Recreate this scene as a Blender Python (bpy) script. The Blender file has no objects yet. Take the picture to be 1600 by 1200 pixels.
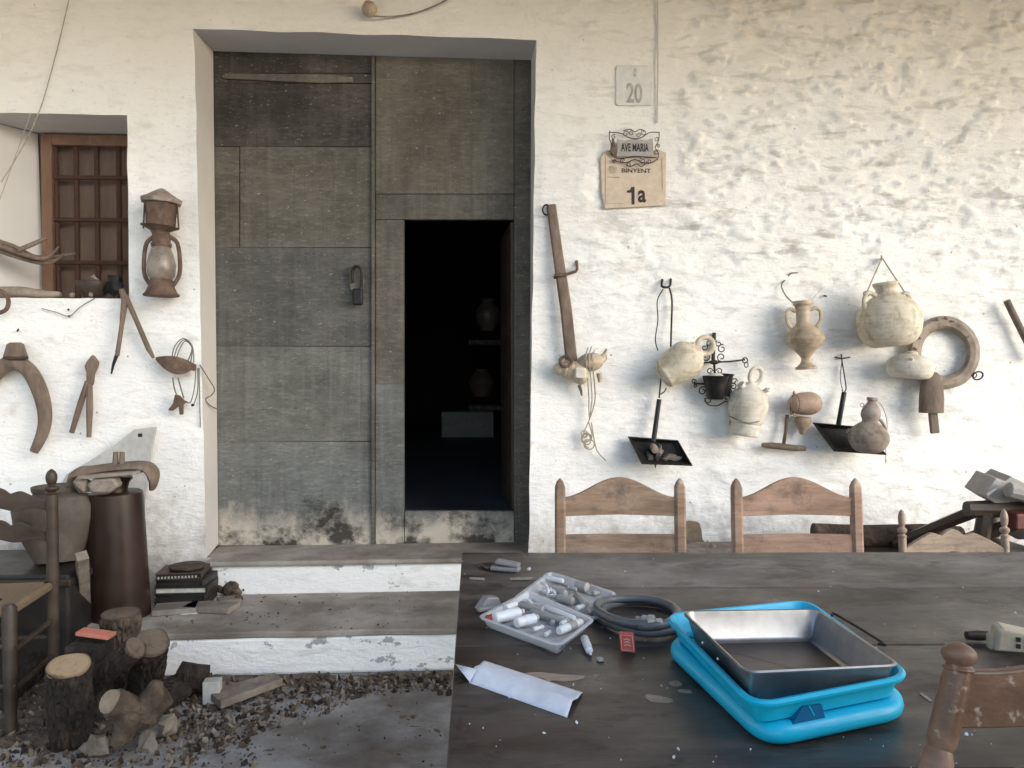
import bpy, bmesh, math, random
from mathutils import Vector, Matrix, noise, Euler
R = math.radians
rnd = random.Random(7)
sc = bpy.context.scene
col = sc.collection

# ---------------------------------------------------------------- camera
CAM = Vector((0, -3.8, 1.27)); YAW = R(3.5); PITCH = R(1.19); F = 1200.0
cam = bpy.data.objects.new('camera', bpy.data.cameras.new('camera'))
col.objects.link(cam)
cam.location = CAM
cam.rotation_euler = Euler((R(90) - PITCH, 0, -YAW))
cam.data.sensor_width = 36; cam.data.lens = 27
cam.data.clip_start = 0.02; cam.data.clip_end = 500
sc.camera = cam
RM = Euler((R(90) - PITCH, 0, -YAW)).to_matrix()

# ---------------------------------------------------------------- light
SUN_EL, SUN_AZ = R(20), R(49)      # azimuth measured from -Y (towards the viewer) to +X (right)
w = bpy.data.worlds.new('World'); sc.world = w; w.use_nodes = True
nt = w.node_tree; bg = nt.nodes['Background']
sky = nt.nodes.new('ShaderNodeTexSky'); sky.sky_type = 'NISHITA'; sky.sun_disc = False
sky.sun_rotation = math.pi - SUN_AZ
sky.sun_elevation = SUN_EL
sky.air_density = 1.0; sky.dust_density = 1.0
nt.links.new(sky.outputs[0], bg.inputs[0]); bg.inputs[1].default_value = 0.15
sun = bpy.data.objects.new('sun', bpy.data.lights.new('sun', 'SUN')); col.objects.link(sun)
sun.data.energy = 1.5; sun.data.angle = R(55); sun.data.color = (0.94, 0.98, 1.0)
sd = Vector((math.sin(SUN_AZ) * math.cos(SUN_EL), -math.cos(SUN_AZ) * math.cos(SUN_EL), math.sin(SUN_EL)))
sun.rotation_euler = sd.to_track_quat('Z', 'Y').to_euler()
sun.location = sd * 12
sc.view_settings.view_transform = 'Standard'; sc.view_settings.look = 'None'
sc.view_settings.exposure = 1.14; sc.view_settings.gamma = 1
sc.cycles.use_denoising = True
sc.cycles.max_bounces = 8; sc.cycles.diffuse_bounces = 5

# ---------------------------------------------------------------- helpers
def ray(px, py):
    return RM @ Vector(((px - 800) / F, (600 - py) / F, -1))
def P(px, py, Y=0.0):
    d = ray(px, py); t = (Y - CAM.y) / d.y
    return CAM + d * t
def Z(px, py, z=0.0):
    d = ray(px, py); t = (z - CAM.z) / d.z
    return CAM + d * t
def D(px, py, dep):
    return CAM + ray(px, py) * dep
def W(px, py, off=0.0):            # a point standing `off` metres in front of the wall face
    return P(px, py, -off)
S0 = 3.8 / 1200                    # metres per photo pixel at the wall

WL = {}
def new_obj(name, me, mt, parent=None, org=None, label=None, cat=None, group=None, kind=None):
    o = bpy.data.objects.new(name, me); col.objects.link(o)
    if parent is not None:
        org = WL[parent.as_pointer()]
    elif org is None:
        xs = [v.co for v in me.vertices]
        org = Vector(((min(c.x for c in xs) + max(c.x for c in xs)) / 2,
                      (min(c.y for c in xs) + max(c.y for c in xs)) / 2, min(c.z for c in xs)))
    me.transform(Matrix.Translation(-Vector(org)))
    if parent is not None: o.parent = parent
    else: o.location = org
    WL[o.as_pointer()] = Vector(org)
    if mt is not None:
        for m in (mt if isinstance(mt, (list, tuple)) else [mt]): me.materials.append(m)
    tag(o, label, cat, group, kind)
    return o
def tag(o, label=None, cat=None, group=None, kind=None):
    if label: o['label'] = label
    if cat: o['category'] = cat
    if group: o['group'] = group
    if kind: o['kind'] = kind
    return o
def empty(name, loc, label, cat, group=None):
    o = bpy.data.objects.new(name, None); col.objects.link(o); o.location = loc
    o.empty_display_size = .05
    WL[o.as_pointer()] = Vector(loc)
    return tag(o, label, cat, group)

class MB:
    """collects primitives (world coordinates) and links them as one mesh object"""
    def __init__(s): s.b = bmesh.new()
    def build(s, name, mt, parent=None, smooth=True, bevel=0, sub=0, **k):
        bmesh.ops.recalc_face_normals(s.b, faces=s.b.faces)
        me = bpy.data.meshes.new(name); s.b.to_mesh(me); s.b.free()
        for p in me.polygons: p.use_smooth = smooth
        o = new_obj(name, me, mt, parent, **k)
        if bevel:
            m = o.modifiers.new('bevel', 'BEVEL'); m.width = bevel; m.segments = 2; m.limit_method = 'ANGLE'; m.angle_limit = R(40)
        if sub:
            m = o.modifiers.new('sub', 'SUBSURF'); m.levels = sub; m.render_levels = sub
        if smooth:
            try: me.set_sharp_from_angle(angle=R(38))
            except Exception: pass
        return o
    def box(s, c, d, M=None, mi=0):
        c = Vector(c); vs = []
        for x in (-.5, .5):
            for y in (-.5, .5):
                for z in (-.5, .5):
                    p = Vector((x * d[0], y * d[1], z * d[2]))
                    if M is not None: p = M @ p
                    vs.append(s.b.verts.new(c + p))
        for f in ((0,1,3,2),(4,6,7,5),(0,4,5,1),(2,3,7,6),(0,2,6,4),(1,5,7,3)):
            s.b.faces.new([vs[i] for i in f]).material_index = mi
        return s
    def loft(s, rings, cap0=True, cap1=True, closed=True, mi=0):
        rr = [[s.b.verts.new(p) for p in r] for r in rings]
        n = len(rr[0])
        for a, b in zip(rr, rr[1:]):
            for i in range(n if closed else n - 1):
                j = (i + 1) % n
                s.b.faces.new((a[i], a[j], b[j], b[i])).material_index = mi
        if closed and cap0 and n > 2: s.b.faces.new(rr[0][::-1]).material_index = mi
        if closed and cap1 and n > 2: s.b.faces.new(rr[-1]).material_index = mi
        return s
    def tube(s, pts, r, seg=8, flat=None, closed=False, smooth=0, mi=0):
        pts = [Vector(p) for p in pts]
        rs = list(r) if isinstance(r, (list, tuple)) else [r] * len(pts)
        if smooth: pts, rs = catmull(pts, rs, smooth, closed)
        n = len(pts); rings = []; up = None
        for i, p in enumerate(pts):
            a = pts[(i - 1) % n] if (closed or i > 0) else p
            b = pts[(i + 1) % n] if (closed or i < n - 1) else p
            t = (b - a)
            if t.length < 1e-9: t = Vector((0, 0, 1))
            t.normalize()
            if up is None:
                up = Vector((0, 1, 0)) if abs(t.y) < .8 else Vector((0, 0, 1))
            x = t.cross(up)
            if x.length < 1e-6: x = t.orthogonal()
            x.normalize(); y = x.cross(t).normalized(); up = y
            fx, fy = flat or (1, 1)
            rings.append([p + x * (math.cos(2*math.pi*k/seg) * rs[i] * fx) + y * (math.sin(2*math.pi*k/seg) * rs[i] * fy) for k in range(seg)])
        if closed: rings.append(rings[0]); s.loft(rings, False, False, mi=mi); bmesh.ops.remove_doubles(s.b, verts=s.b.verts, dist=1e-7)
        else: s.loft(rings, mi=mi)
        return s
    def lathe(s, A, B, prof, seg=28, wob=0, flat=1.0, mi=0, cap0=True, cap1=True):
        """profile of (t along A->B, radius)"""
        A = Vector(A); B = Vector(B); ax = B - A; L = ax.length; u = ax.normalized()
        if len(prof) >= 9 and len(prof) < 20:
            pp, _ = catmull([Vector((t * 1.0, r / max(L, 1e-6), 0)) for t, r in prof], [0] * len(prof), 4)
            prof = [(p.x, max(1e-5, p.y) * L) for p in pp]; seg = max(seg, 40)
        x = u.cross(Vector((0, 1, 0)))
        if x.length < 1e-4: x = Vector((1, 0, 0))
        x.normalize(); y = u.cross(x).normalized()
        rings = []
        for t, r in prof:
            c = A + ax * t
            ring = []
            for k in range(seg):
                a = 2 * math.pi * k / seg
                q = 1 + (wob * noise.noise(Vector((math.cos(a) * 1.3, math.sin(a) * 1.3, t * 3 + A.x * 7))) if wob else 0)
                ring.append(c + x * (math.cos(a) * r * q) + y * (math.sin(a) * r * q * flat))
            rings.append(ring)
        s.loft(rings, cap0, cap1, mi=mi)
        return s
    def ell(s, c, r, M=None, seg=20, wob=0, mi=0):
        c = Vector(c); rings = []
        n = max(8, seg // 2)
        for i in range(1, n):
            th = math.pi * i / n
            ring = []
            for k in range(seg):
                a = 2 * math.pi * k / seg
                d = Vector((math.sin(th) * math.cos(a), math.sin(th) * math.sin(a), math.cos(th)))
                q = 1 + (wob * noise.noise(d * 1.6 + c * 9) if wob else 0)
                p = Vector((d.x * r[0] * q, d.y * r[1] * q, d.z * r[2] * q))
                if M is not None: p = M @ p
                ring.append(c + p)
            rings.append(ring)
        s.loft(rings, mi=mi); return s
    def prism(s, poly, th, nrm=None, mi=0):
        """poly: world points (front face); extruded by th along +Y (away from the viewer) or nrm"""
        nrm = Vector(nrm or (0, 1, 0))
        a = [Vector(p) for p in poly]; b = [p + nrm * th for p in a]
        s.loft([a, b], mi=mi); return s
    def rock(s, c, r, sq=(1, 1, 1), rough=.35, sub=1, mi=0):
        t = bmesh.ops.create_icosphere(s.b, subdivisions=sub, radius=1)
        M = Euler((rnd.random()*6, rnd.random()*6, rnd.random()*6)).to_matrix()
        off = Vector((rnd.random()*50, rnd.random()*50, 0))
        for v in t['verts']:
            q = 1 + rough * noise.noise(v.co * 1.5 + off) * 1.6
            p = M @ Vector((v.co.x * q * r * sq[0], v.co.y * q * r * sq[1], v.co.z * q * r * sq[2]))
            v.co = Vector(c) + p
            for f in v.link_faces: f.material_index = mi
        return s
def catmull(pts, rs, k, closed=False):
    n = len(pts); o = []; ro = []
    segs = n if closed else n - 1
    for i in range(segs):
        p0 = pts[(i-1) % n] if (closed or i > 0) else pts[0]
        p1 = pts[i]; p2 = pts[(i+1) % n]
        p3 = pts[(i+2) % n] if (closed or i + 2 < n) else pts[-1]
        for j in range(k):
            t = j / k
            o.append(.5 * ((2*p1) + (p2-p0)*t + (2*p0-5*p1+4*p2-p3)*t*t + (3*p1-p0-3*p2+p3)*t**3))
            ro.append(rs[i] * (1-t) + rs[(i+1) % n] * t)
    if not closed: o.append(pts[-1]); ro.append(rs[-1])
    return o, ro
def poly_smooth(pts, k=5):
    p, _ = catmull([Vector(a) for a in pts], [0]*len(pts), k, True); return p
def round_poly(cs, r, seg=6):
    cs = [Vector(c) for c in cs]; out = []; n = len(cs)
    for i in range(n):
        c = cs[i]; a = (cs[i-1] - c).normalized(); b = (cs[(i+1) % n] - c).normalized()
        p0 = c + a * r; p1 = c + b * r
        for j in range(seg + 1):
            t = j / seg
            out.append((1-t)**2 * p0 + 2*t*(1-t) * c + t*t * p1)
    return out
def inset(poly, d, z=None):
    n = len(poly); c = sum(poly, Vector()) / n; out = []
    for i in range(n):
        t = (poly[(i+1) % n] - poly[i-1]); t.z = 0; t.normalize()
        nn = Vector((t.y, -t.x, 0))
        if nn.dot(c - poly[i]) < 0: nn = -nn
        p = poly[i] + nn * d
        if z is not None: p = Vector((p.x, p.y, z))
        out.append(p)
    return out

# ---------------------------------------------------------------- materials
def ramp(n, cols, lo=.3, hi=.7):
    r = n.new('ShaderNodeValToRGB'); e = r.color_ramp.elements
    while len(e) < len(cols): e.new(.5)
    for i, c in enumerate(cols):
        e[i].position = lo + (hi - lo) * i / max(1, len(cols) - 1); e[i].color = (c[0], c[1], c[2], 1)
    return r
class NM:
    def __init__(s, name, rough=.7, metal=0, spec=.4):
        s.m = bpy.data.materials.new(name); s.m.use_nodes = True
        s.n = s.m.node_tree.nodes; s.l = s.m.node_tree.links
        s.p = s.n['Principled BSDF']
        s.p.inputs['Roughness'].default_value = rough; s.p.inputs['Metallic'].default_value = metal
        s.p.inputs['Specular IOR Level'].default_value = spec
        s.tc = s.n.new('ShaderNodeTexCoord')
    def link(s, a, b): s.l.new(a, b)
    def coord(s, scale=(1,1,1), loc=(0,0,0), rot=(0,0,0), kind='Object'):
        m = s.n.new('ShaderNodeMapping'); m.inputs['Scale'].default_value = scale; m.inputs['Location'].default_value = loc
        m.inputs['Rotation'].default_value = rot
        s.link(s.tc.outputs[kind], m.inputs[0]); return m.outputs[0]
    def noise(s, v, scale, detail=6, rough=.55, dist=0):
        n = s.n.new('ShaderNodeTexNoise'); s.link(v, n.inputs['Vector']); n.inputs['Scale'].default_value = scale
        n.inputs['Detail'].default_value = detail; n.inputs['Roughness'].default_value = rough; n.inputs['Distortion'].default_value = dist
        return n.outputs[0]
    def vor(s, v, scale, feat='F1', rand=1):
        n = s.n.new('ShaderNodeTexVoronoi'); n.feature = feat; s.link(v, n.inputs['Vector']); n.inputs['Scale'].default_value = scale
        n.inputs['Randomness'].default_value = rand
        return n.outputs['Distance']
    def ramp(s, f, cols, lo=.3, hi=.7):
        r = ramp(s.n, cols, lo, hi); s.link(f, r.inputs[0]); return r.outputs[0]
    def mr(s, f, a, b, c=0, d=1):
        n = s.n.new('ShaderNodeMapRange'); s.link(f, n.inputs[0])
        for i, v in enumerate((a, b, c, d)): n.inputs[1 + i].default_value = v
        return n.outputs[0]
    def math(s, op, a, b=None):
        n = s.n.new('ShaderNodeMath'); n.operation = op
        for i, v in enumerate((a, b)):
            if v is None: continue
            if isinstance(v, (int, float)): n.inputs[i].default_value = v
            else: s.link(v, n.inputs[i])
        return n.outputs[0]
    def mix(s, f, a, b, mode='MIX'):
        n = s.n.new('ShaderNodeMix'); n.data_type = 'RGBA'; n.blend_type = mode
        for i, v in ((0, f), (6, a), (7, b)):
            if isinstance(v, (int, float)): n.inputs[i].default_value = v
            elif isinstance(v, tuple): n.inputs[i].default_value = (v[0], v[1], v[2], 1)
            else: s.link(v, n.inputs[i])
        return n.outputs[2]
    def sep(s, v):
        n = s.n.new('ShaderNodeSeparateXYZ'); s.link(v, n.inputs[0]); return n.outputs
    def bump(s, h, strength=.5, dist=.01, prev=None):
        n = s.n.new('ShaderNodeBump'); s.link(h, n.inputs['Height']); n.inputs['Strength'].default_value = strength
        n.inputs['Distance'].default_value = dist
        if prev is not None: s.link(prev, n.inputs['Normal'])
        return n.outputs[0]
    def out(s, c=None, b=None, r=None):
        if c is not None:
            if isinstance(c, tuple): s.p.inputs['Base Color'].default_value = (c[0], c[1], c[2], 1)
            else: s.link(c, s.p.inputs['Base Color'])
        if b is not None: s.link(b, s.p.inputs['Normal'])
        if r is not None: s.link(r, s.p.inputs['Roughness'])
        return s.m
def simple(name, cols, scale=8, rough=.7, metal=0, bump=.3, bd=.004, stretch=(1,1,1), spots=None, fine=40, spec=.4, lo=.3, hi=.7):
    m = NM(name, rough, metal, spec); v = m.coord(stretch)
    f = m.noise(v, scale); c = m.ramp(f, cols, lo, hi)
    g = m.noise(v, fine, 4)
    c = m.mix(m.mr(g, .3, .75, 0, .35), c, tuple(x * .45 for x in cols[0]))
    if spots:
        q = m.noise(m.coord((1,1,1), (3,5,9)), spots[1], 5, .6)
        c = m.mix(m.mr(q, spots[2], spots[2] + .08), c, spots[0])
    b = m.bump(g, bump, bd); b = m.bump(f, bump, bd * 2, b)
    rr = m.mr(f, .3, .7, max(.05, rough - .12), min(1, rough + .12))
    return m.out(c, b, rr)

def worn_wood(name, cols, scale=3.5, rough=.55, rot=(0,0,0), grime=(.10,.075,.06), pale=(.52,.44,.36)):
    m = NM(name, rough, 0, .4)
    n1 = m.noise(m.coord((1.2, 5, 5)), scale, 9, .65, .6); c = m.ramp(n1, cols, .3, .7)
    g = m.noise(m.coord((2, 22, 22)), 4, 6, .65); c = m.mix(m.mr(g, .45, .7, 0, .5), c, tuple(x * .6 for x in cols[0]))
    d = m.noise(m.coord((1, 1, 1), (3, 1, 6)), 7, 8, .7); c = m.mix(m.mr(d, .52, .68, 0, .75), c, grime)
    p = m.noise(m.coord((1, 1, 2), (9, 1, 2)), 24, 6, .7); c = m.mix(m.mr(p, .63, .70, 0, .6), c, pale)
    b = m.bump(g, .35, .0015); b = m.bump(d, .3, .002, b)
    return m.out(c, b, m.mr(d, .4, .7, rough - .1, rough + .25))
def whitewash(name, relief=1.0, worn=0.0):
    m = NM(name, .9, 0, .2)
    v = m.coord((1, 1, 1), kind='Object'); vs = m.coord((1, 1, 2.6))
    big = m.noise(v, .9, 4); mid = m.noise(vs, 5.5, 6, .6, .4); fine = m.noise(v, 60, 5, .6)
    c = m.ramp(big, [(.83,.82,.79), (.87,.87,.86), (.84,.835,.81)], .3, .7)
    # tan-grey horizontal mottling and damp patches
    c = m.mix(m.mr(mid, .56, .74, 0, .5), c, (.47, .44, .385))
    st = m.noise(m.coord((1.2, 1, .8), (4, 2, 7)), 2.1, 6, .62, .5)
    c = m.mix(m.mr(st, .58, .78, 0, .38), c, (.56, .56, .53))
    cr = m.noise(m.coord((1, 1, 1.6), (9, 0, 3)), 14, 8, .7, 1.2)
    c = m.mix(m.mr(cr, .68, .74, 0, .55), c, (.34, .30, .26))
    # specks
    d = m.vor(m.coord((1, 1, 1), (1, 2, 3)), 9)
    c = m.mix(m.mr(d, .035, .05, .75, 0), c, (.16, .13, .11))
    d2 = m.vor(m.coord((1, 1, .7), (5, 2, 1)), 21)
    c = m.mix(m.mr(d2, .04, .07, .5, 0), c, (.25, .21, .17))
    if name == 'whitewash':
        so = m.sep(m.tc.outputs['Object'])
        mk = m.math('MULTIPLY', m.mr(so[0], .2, 1.0, .3, 1), m.mr(so[2], 1.3, 1.95, .3, 1))
        ds = m.noise(m.coord((1, 1, 3.6), (2, 5, 8)), 5.5, 7, .62, .35)
        c = m.mix(m.math('MULTIPLY', m.mr(ds, .535, .64, 0, .68), mk), c, (.40, .385, .35))  # horizontal grey dashes paint the shade under plaster ledges into the colour
        gr = m.noise(m.coord((1, 1, 2), (5, 5, 3)), 24, 8, .75)
        c = m.mix(m.math('MULTIPLY', m.mr(gr, .56, .68, 0, .75), m.mr(so[2], 1.0, 2.0, .45, .9)), c, (.50, .465, .40))
        fl = m.noise(m.coord((1, 1, 1.5), (15, 5, 3)), 60, 5, .6)
        c = m.mix(m.mr(fl, .70, .73, 0, .6), c, (.22, .19, .16))
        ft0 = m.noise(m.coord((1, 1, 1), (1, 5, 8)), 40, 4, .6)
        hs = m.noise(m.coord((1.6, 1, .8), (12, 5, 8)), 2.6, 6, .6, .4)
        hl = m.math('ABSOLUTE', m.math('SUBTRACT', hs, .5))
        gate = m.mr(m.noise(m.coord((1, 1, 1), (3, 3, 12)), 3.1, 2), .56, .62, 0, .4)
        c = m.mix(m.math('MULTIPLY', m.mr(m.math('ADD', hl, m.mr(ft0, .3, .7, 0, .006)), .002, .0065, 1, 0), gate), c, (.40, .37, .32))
        tp = m.noise(m.coord((1, 1, 1), (1, 1, 1)), 1.8, 5, .6)
        c = m.mix(m.mr(m.math('ADD', so[2], m.math('MULTIPLY', tp, .8)), 2.2, 3.2, 0, .6), c, (.76, .70, .61))  # warm upper-wall tint: bounce from the porch roof put into the colour
        ft = m.noise(m.coord((1, 1, .8), (6, 1, 1)), 7, 7, .68)
        c = m.mix(m.mr(m.math('SUBTRACT', m.math('MULTIPLY', ft, 1.1), so[2]), -.05, .3, 0, .75), c, (.33, .29, .245))
    if worn:
        wn = m.noise(m.coord((1, 1, 1.4), (2, 8, 1)), 9, 8, .68)
        bias = m.mr(m.noise(m.coord((1, 1, 1), (5, 5, 5)), 1.3, 2), .35, .65, -.07, .07)
        c = m.mix(m.mr(m.math('ADD', wn, bias), .66 - worn, .69 - worn, 0, .9), c, (.33, .33, .33))
    b = m.bump(fine, .5 * relief, .005)
    b = m.bump(m.noise(vs, 13, 7, .6, .5), .55 * relief, .010, b); b = m.bump(mid, .5 * relief, .02, b)
    return m.out(c, b)

M = {}
def old_clay(name, cols, grime, scale=8, rough=.7, chips=(.66,.60,.50), amt=.75):
    m = NM(name, rough, 0, .4)
    n1 = m.noise(m.coord(), scale, 8, .6, .3); c = m.ramp(n1, cols, .3, .7)
    d = m.noise(m.coord((1, 1, 1.4), (3, 1, 6)), 11, 9, .72, .4); c = m.mix(m.mr(d, .50, .66, 0, amt), c, grime)
    st = m.noise(m.coord((3.5, 3.5, .5), (1, 7, 2)), 9, 5, .6); c = m.mix(m.mr(st, .56, .68, 0, amt * .6), c, tuple(x * .75 for x in grime))
    hb = m.noise(m.coord((.3, .3, 9), (1, 7, 2)), 9, 3, .6); c = m.mix(m.mr(hb, .5, .7, 0, .25), c, grime)
    p = m.noise(m.coord((1, 1, 1), (9, 1, 2)), 38, 5, .65); c = m.mix(m.mr(p, .65, .70, 0, .7), c, chips)
    b = m.bump(m.noise(m.coord(), 50, 6, .7), .3, .002); b = m.bump(hb, .3, .003, b)
    return m.out(c, b, m.mr(d, .4, .7, rough, min(1, rough + .2)))
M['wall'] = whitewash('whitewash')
M['jamb'] = (lambda: (lambda m: m.out(m.ramp(m.noise(m.coord(), 2.5, 5), [(.55,.53,.51), (.64,.62,.595)], .3, .7),
                     m.bump(m.noise(m.coord(), 25, 5), .25, .004)))(NM('grey_lime_jamb', .9, 0, .2)))()
M['riser'] = whitewash('whitewashed_riser', .8, .02)
M['riser2'] = whitewash('worn_whitewash', 1, .085)
M['wood_tan'] = worn_wood('tan_chair_wood', [(.18,.115,.075), (.30,.20,.135), (.38,.275,.195)])
M['wood_pink'] = worn_wood('reddish_chair_wood', [(.24,.145,.10), (.37,.235,.165), (.44,.30,.22)], 3)
M['wood_pale'] = worn_wood('pale_chair_wood', [(.24,.175,.13), (.36,.275,.205), (.43,.34,.265)], 4)
M['wood_grey'] = simple('greyed_turned_wood', [(.10,.08,.065), (.19,.15,.12), (.26,.21,.17)], 7, .4, bump=.3, bd=.002)
M['wood_dark'] = simple('dark_brown_wood', [(.028,.019,.014), (.055,.037,.026), (.08,.058,.042)], 5, .5, bump=.35, stretch=(1,1,2), bd=.003)
M['wood_old'] = simple('old_tool_wood', [(.10,.07,.052), (.175,.13,.10), (.245,.19,.15)], 9, .75, bump=.5, stretch=(2,2,.7), bd=.003)
M['wood_front'] = simple('varnished_chair_wood', [(.09,.05,.031), (.19,.10,.06), (.28,.165,.105)], 7, .4, bump=.3, stretch=(1,1,2), bd=.003, spots=((.36,.28,.21), 45, .60), fine=70)
M['frame'] = simple('window_frame_wood', [(.17,.095,.06), (.26,.155,.105)], 6, .75, bump=.4, stretch=(3,3,.6))
M['shutter'] = simple('window_shutter_wood', [(.17,.11,.08), (.24,.165,.125)], 5, .8, bump=.3, stretch=(3,3,.6))
M['bars'] = simple('window_bar_iron', [(.055,.026,.016), (.10,.048,.03)], 20, .8)
M['rust'] = simple('rusty_iron', [(.07,.042,.03), (.135,.085,.063), (.20,.14,.11)], 22, .85, bump=.6)
M['iron'] = simple('black_iron', [(.012,.012,.013), (.028,.026,.026)], 20, .5, metal=.3, bump=.3)
M['pan_dirt'] = simple('dusty_pan', [(.05,.045,.042), (.16,.145,.13), (.28,.26,.24)], 18, .9, bump=.7)
M['clay'] = old_clay('cream_clay', [(.48,.42,.32), (.62,.56,.44), (.70,.65,.54)], (.31,.235,.16))
M['clay_white'] = old_clay('whitish_clay', [(.52,.47,.39), (.64,.60,.52), (.70,.67,.60)], (.33,.26,.19), amt=.55)
M['clay_brown'] = old_clay('honey_brown_clay', [(.32,.245,.17), (.46,.37,.27), (.58,.49,.37)], (.19,.13,.085), rough=.42)
M['clay_dust'] = old_clay('dusty_grey_clay', [(.20,.16,.13), (.30,.25,.21), (.36,.31,.265)], (.13,.095,.07), rough=.78, chips=(.42,.37,.32))
M['clay_red'] = old_clay('pink_clay', [(.32,.225,.16), (.46,.34,.25)], (.20,.13,.09), rough=.45)
M['collar'] = simple('worn_grey_leather', [(.17,.14,.11), (.31,.26,.21), (.38,.33,.27)], 13, .8, bump=.6, spots=((.10,.075,.055), 16, .64))
M['rope'] = simple('twine', [(.30,.26,.20), (.46,.42,.35)], 60, .9, bump=.5)
M['wire'] = simple('grey_wire', [(.12,.11,.10), (.22,.20,.18)], 60, .6)
M['glaze'] = simple('brown_glazed_clay', [(.016,.010,.007), (.030,.015,.010), (.048,.024,.016)], 5, .38, bump=.12, bd=.002, spots=((.25,.2,.17), 34, .72))
M['jar'] = simple('stoneware', [(.055,.043,.036), (.10,.08,.066), (.16,.13,.11)], 4, .75, bump=.4)
M['bark'] = simple('dark_bark', [(.012,.009,.007), (.032,.024,.019), (.062,.047,.037)], 22, .95, bump=1, bd=.012, stretch=(1.5,1.5,.6))
M['bark2'] = simple('brown_bark', [(.04,.028,.020), (.085,.06,.042), (.145,.105,.074)], 18, .95, bump=1, bd=.01)
M['cut'] = simple('sawn_log_end', [(.24,.165,.10), (.36,.26,.165), (.42,.31,.205)], 12, .85, bump=.4)
M['cut2'] = simple('aged_log_end', [(.09,.065,.048), (.15,.115,.085)], 12, .9, bump=.5)
M['white_panel'] = simple('grey_white_board', [(.42,.41,.39), (.54,.53,.51)], 4, .6, bump=.1)
M['book'] = simple('black_cover', [(.015,.013,.012), (.035,.03,.027)], 9, .5, bump=.2)
M['pages'] = simple('page_block', [(.45,.43,.39), (.6,.58,.53)], 30, .9)
M['stone'] = simple('grey_brown_stone', [(.13,.11,.09), (.24,.20,.165), (.30,.26,.22)], 14, .95, bump=.7)
M['redtile'] = simple('red_tile', [(.50,.17,.12), (.62,.24,.17)], 10, .8)
M['white'] = simple('white_plastic', [(.72,.72,.72), (.82,.82,.82)], 6, .4, bump=.05)
M['paper'] = simple('white_paper', [(.74,.76,.83), (.80,.82,.88)], 5, .75, bump=.1)
M['sign'] = simple('cream_tile', [(.58,.47,.36), (.66,.54,.42)], 6, .45, bump=.1)
M['ink'] = simple('black_ink', [(.03,.014,.01), (.05,.025,.018)], 20, .6)
M['tin'] = simple('grey_tin', [(.33,.31,.29), (.45,.43,.40)], 15, .5, bump=.2)
M['dark_void'] = simple('dark_interior_plaster', [(.06,.055,.052), (.09,.083,.078)], 2, .9)  # even dark tone of the inner walls and ceiling
M['blue'] = simple('turquoise_plastic', [(.0,.42,.66), (.005,.47,.72)], 3, .33, bump=.04, bd=.001, spec=.5)
def mat_tub():
    m = NM('turquoise_plastic', .35, 0, .45); n1 = m.noise(m.coord(), 4, 4); c = m.ramp(n1, [(.0,.40,.62), (.01,.47,.70)])
    d = m.noise(m.coord((1, 1, 1), (3, 3, 3)), 22, 9, .75); c = m.mix(m.mr(d, .55, .68, 0, .35), c, (.10,.30,.38))
    sx = m.noise(m.coord((30, 2, 2), (3, 3, 3)), 6, 4, .6); c = m.mix(m.mr(sx, .68, .71, 0, .4), c, (.30,.62,.74))
    return m.out(c, m.bump(d, .12, .001), m.mr(d, .35, .65, .26, .52))
M['blue'] = mat_tub()
def mat_pan():
    m = NM('worn_steel', .4, .75, .5); n1 = m.noise(m.coord((1, 1, 3)), 7, 7, .6); c = m.ramp(n1, [(.11,.10,.09), (.22,.205,.19), (.36,.35,.335)])
    d = m.noise(m.coord((1, 1, 1), (3, 3, 3)), 9, 9, .7, .4); c = m.mix(m.mr(d, .45, .60, 0, .85), c, (.06,.042,.03))
    r_ = m.noise(m.coord((1, 1, .2), (8, 3, 3)), 30, 5, .7); c = m.mix(m.mr(r_, .58, .70, 0, .6), c, (.10,.07,.05))
    return m.out(c, m.bump(d, .15, .001), m.mr(d, .4, .65, .34, .65))
M['steel'] = mat_pan()
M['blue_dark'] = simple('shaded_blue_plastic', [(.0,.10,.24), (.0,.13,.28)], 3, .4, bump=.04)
M['steel'] = simple('worn_steel', [(.30,.285,.27), (.46,.445,.43)], 6, .36, metal=.9, bump=.1, bd=.001, spots=((.12,.085,.06), 13, .66))
M['steel_dark'] = simple('burnt_steel', [(.055,.04,.032), (.10,.08,.068), (.15,.125,.11)], 7, .42, metal=.6, bump=.25, bd=.001)
M['chrome'] = simple('dull_chrome', [(.6,.6,.6), (.7,.7,.7)], 20, .25, metal=1, bump=.05)
M['hose'] = simple('grey_rubber', [(.085,.09,.095), (.14,.145,.15)], 18, .38, bump=.1)
M['plastic_grey'] = simple('grey_plastic', [(.20,.19,.19), (.30,.29,.29)], 15, .5, bump=.2)
M['red_card'] = simple('red_card', [(.42,.05,.05), (.55,.10,.08)], 30, .6)
M['straw'] = simple('woven_rush', [(.16,.11,.07), (.30,.22,.14)], 40, .9, bump=.8, stretch=(1,5,1))
M['roof'] = simple('roof_boards', [(.32,.22,.14), (.44,.32,.21)], 3, .8, bump=.4, stretch=(6,1,1))
M['chips'] = simple('wood_chip', [(.12,.09,.065), (.21,.16,.118), (.32,.25,.185)], 7, .95, bump=.6)
M['skin_clay'] = simple('wooden_block', [(.50,.40,.28), (.66,.57,.44)], 13, .8, bump=.4)

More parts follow.
